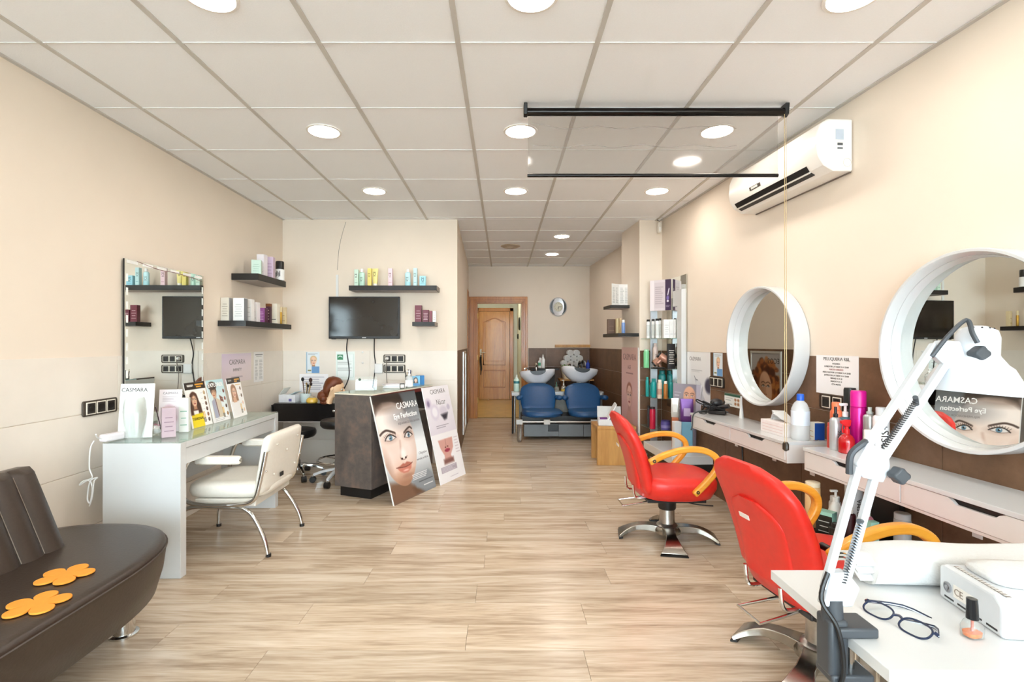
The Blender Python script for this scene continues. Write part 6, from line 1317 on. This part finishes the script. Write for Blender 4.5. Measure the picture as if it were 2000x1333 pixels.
# ================================================================ goods on the farther drawer shelf
RA = RW(3.385)
def ona(x, y, z=ZA): p = RA @ Vector((x, y, 0)); return (p.x, p.y, z)
def at_px(px, y, z, off): return (XR(y) - off, y, z)
t = thing('hair_straightener', 'tangle of black hair irons and cords at the far end of the drawer shelf', 'hair iron', (1.605, 3.86, ZA))
MB().box(-.03, .1, -.02, .02, .004, .035).build('iron_body', BLACK, t, True, .008, rot=(0, 0, R(-40))); MB().tube([(-.04, .03, .02), (.05, .0, .055), (.1, -.06, .07)], .017, 10).build('iron_arm', C('1f1e20', .3), t)
rr = random.Random(11); MB().tube([Vector((rr.uniform(-.1, .12), rr.uniform(-.06, .06), rr.uniform(.01, .11))) for k in range(26)], .005, 6, sm=5).build('cord_tangle', BLACK, t); MB().tube([(-.06, .0, .03), (-.118, .02, .012), (-.14, .025, -.02), (-.144, .025, -.09), (-.155, .02, -.125)], .005, 6, sm=4).build('hanging_cord', BLACK, t); MB().ell((.04, .02, .09), (.05, .035, .03), 12, 8).build('iron_head', C('2a282a', .35), t)
p = S(1447, 822, ZA); t = tag(MB().lathe([(.016, 0), (.016, .01), (.013, .05), (.007, .1), (.006, .16)], 14).build('white_applicator', WHITE), 'white tapered applicator standing below the farther round mirror', 'applicator'); t.location = (XR(3.66) - .05, 3.66, ZA)
tb = thing('tissue_box', 'white tissue box with a tissue pulled up on the farther drawer shelf', 'tissue box', (XR(3.03) - .15, 3.03, ZA), RZR); MB().box(-.12, .12, -.06, .06, 0, .075).build('carton', C('efe7e4', .6), tb, False, .002)
for k in range(3): MB().box(-.1, .1, -.0608, -.06, .015 + .018 * k, .02 + .018 * k).build('print_line', C('e3cfca'), tb, False)
MB().ribbon([(-.09, 0, .07), (-.06, .005, .11), (-.02, -.005, .125), (.03, .004, .1), (.09, 0, .078)], [.03, .06, .07, .06, .02], .004, (0, 1, .2), 4).build('tissue', TW, tb); MB().ribbon([(-.07, .01, .072), (-.065, .02, .13), (-.03, .01, .1)], [.03, .07, .05], .004, (.6, 1, 0), 4).build('tissue', TW, tb)
bottle('alcohol_bottle', 'large translucent alcohol bottle with blue cap beside the tissue box', (XR(2.845) - .16, 2.845, ZA), .047, .258, 'eef1f2', 'flat', '1d5fd0', .4, .14, .3, 'dfe9f4', (.38, .74), m=glass('milky_plastic', 'fbfdfd', .5))
carton('medicine_box', 'small white and blue carton beside the alcohol bottle', (XR(2.84) - .075, 2.835, ZA), .05, .06, .10, 'efe9dc', RZR, 'c98a4a', 2, side='1d4fa8')
cable('thin_clip', 'thin metal hair clips lying at the end of the farther drawer shelf', [(1.70, 2.82, ZA + .004), (1.74, 2.80, ZA + .004), (1.77, 2.82, ZA + .006), (1.73, 2.84, ZA + .004)], .003, CHROME, cat='hair clip')
# ================================================================ goods on the nearer drawer shelf
def nb(px, py, dz=0):                                        # foot of a bottle seen at a pixel on the shelf top
    return S(px, py, ZB)
def B(name, lb, px, y, pyt, r, *a_, **kw):
    x = (px - CX) * y / F; return bottle(name, lb, (x, y, ZB), r, zat(pyt, y) - ZB, *a_, **kw)
B('silver_spray', 'silver spray bottle with black nozzle on the drawer shelf beside the red sprayer', 1632, 2.565, 795, .0265, 'c3c8ca', 'mist', '17181c', .42, .24, .12, m=mat('silver_can', 'c6cacc', .3, .5), word='tec', wsize=.03)
B('red_sprayer', 'translucent red trigger spray bottle in front of the magenta can', 1653.5, 2.49, 820, .036, 'c01018', 'spray', 'd0141c', .38, .42, .42, m=mat('red_plastic', 'b50e16', .12, 0, .05, 20, 0, .5))
B('magenta_can', 'tall magenta hairspray can on the nearer drawer shelf', 1676.5, 2.53, 763.5, .035, 'cf1187', 'flat', 'd81590', .98, .26, .02, m=mat('magenta', 'cc0f86', .22, .3))
B('orange_bottle', 'orange bottle with orange cap behind the silver spray', 1633, 2.635, 786, .028, 'e8734a', 'flat', 'ee7d52', .72, .16, .1)
B('green_pump', 'blue-green pump bottle with white pump among the bottles', 1651, 2.60, 788, .031, '3d6f7c', 'pump', 'f2f2f0', .45, .3, .06)
B('black_capped_bottle', 'smoky bottle with a tall black cap behind the magenta can', 1660, 2.645, 758, .029, '55605e', 'flat', '1d2424', .98, .36, .04)
B('silver_can', 'silver aerosol can without cap behind the white cream jar', 1699, 2.46, 796, .029, 'c2c7c8', 'mist', 'bfc9c6', .5, .14, .08, m=mat('silver_can2', 'b9c0c0', .25, .7), lab='8f9a98')
B('osis_can', 'white mousse can lettered OSIS+ near the nearer round mirror', 1721, 2.385, 796, .033, 'efeff0', 'flat', 'c9c9ca', .66, .16, .06, word='OSIS+', wsize=.05)
B('cream_jar', 'small white cylinder jar between the magenta and OSIS+ cans', 1696, 2.385, 840, .019, 'f3f2ee', 'flat', 'f3f2ee', .95, .2, .04)
B('red_tube', 'thin red bottle edge beside the silver spray', 1621, 2.62, 826, .014, 'c9483c', 'flat', 'c9483c', .8, .15, .05)
# ================================================================ low black trolley of bottles under the nearer drawer shelf
ty = thing('black_trolley', 'low black trolley of bottles under the nearer drawer shelf', 'trolley', (XR(2.42), 2.42, 0), RZR)
for z in (.02, .27): 
    MB().box(-.37, .37, -.3, -.02, z, z + .012).build('tray', BLACK, ty, False, .003)
    for q in ((-.37, .37, -.3, -.294), (-.37, .37, -.026, -.02), (-.37, -.364, -.3, -.02), (.364, .37, -.3, -.02)): MB().box(*q, z + .012, z + .03).build('tray_rim', BLACK, ty, False)
for x in (-.35, .35):
    for y in (-.28, -.04): MB().cyl((x, y, 0), (x, y, .27), .009).build('post', CHROME, ty)
ZT2 = .2825; TR = RW(2.42)
def ont(x, y): p = TR @ Vector((x, y, 0)); return (p.x, p.y, ZT2)
bottle('peach_bottle', 'tall peach talc bottle with cream cap on the black trolley', ont(-.265, -.21), .036, .235, 'f0c48c', 'flat', 'f3e2c3', .98, .1, .02, word='Agu', wsize=.03)
bottle('white_bottle', 'small white bottle behind the peach talc bottle', ont(-.22, -.12), .028, .17, 'efefef', 'flat', 'f4f4f4', .8, .15, .06)
bottle('lotion_pump', 'white cone-shaped lotion bottle with a long pump on the trolley', ont(-.15, -.17), .04, .225, 'ece9e2', 'pump', 'efece6', .32, .26, .6)
bottle('tall_white_can', 'very tall white can rising towards the drawer shelf', ont(-.13, -.09), .038, .30, 'e9e9e8', 'flat', 'efefee', .75, .05, .08, word='CREMA', wsize=.03)
carton('colour_carton', 'black and mint hair colour carton at the front of the trolley', ont(-.13, -.235), .075, .05, .125, '1a1c1b', RZR + .5, 'cfd6d2', 3, side='9fd0bd', cap='9fd0bd')
bottle('dark_spray', 'dark red bottle with black spray nozzle on the trolley', ont(-.02, -.2), .026, .2, '3a1518', 'mist', 'd6d0c4', .6, .24, .06)
bottle('pink_foam', 'clear pink foam bottle with white cap on the trolley', ont(.045, -.17), .03, .205, 'd98a93', 'flat', 'efeae2', .6, .22, .1)
bottle('black_perfume', 'short square black bottle at the trolley front', ont(-.03, -.262), .028, .1, '17140f', 'flat', '0f0d0b', .6, .2, .05)
bottle('grey_can', 'pale grey can at the end of the trolley row', ont(.19, -.12), .032, .22, 'a9a6a4', 'flat', 'b9b6b4', .95, .12, .03)
carton('black_box', 'flat black box standing against the tiles behind the bottles', ont(.03, -.05), .16, .03, .26, '17130f', RZR)
carton('mint_carton', 'narrow mint carton seen between the lamp arms', ont(.12, -.2), .03, .04, .16, '9fd0bd', RZR, '3a3a38', 2)
cable('wall_cable', 'thin black cable hanging down the tiles below the farther drawer shelf', [(XR(3.72) - .012, 3.72, .58), (XR(3.72) - .012, 3.72, .45), (XR(3.7) - .014, 3.7, .3), (XR(3.68) - .012, 3.69, .1), (XR(3.66) - .02, 3.68, .006)], .005)
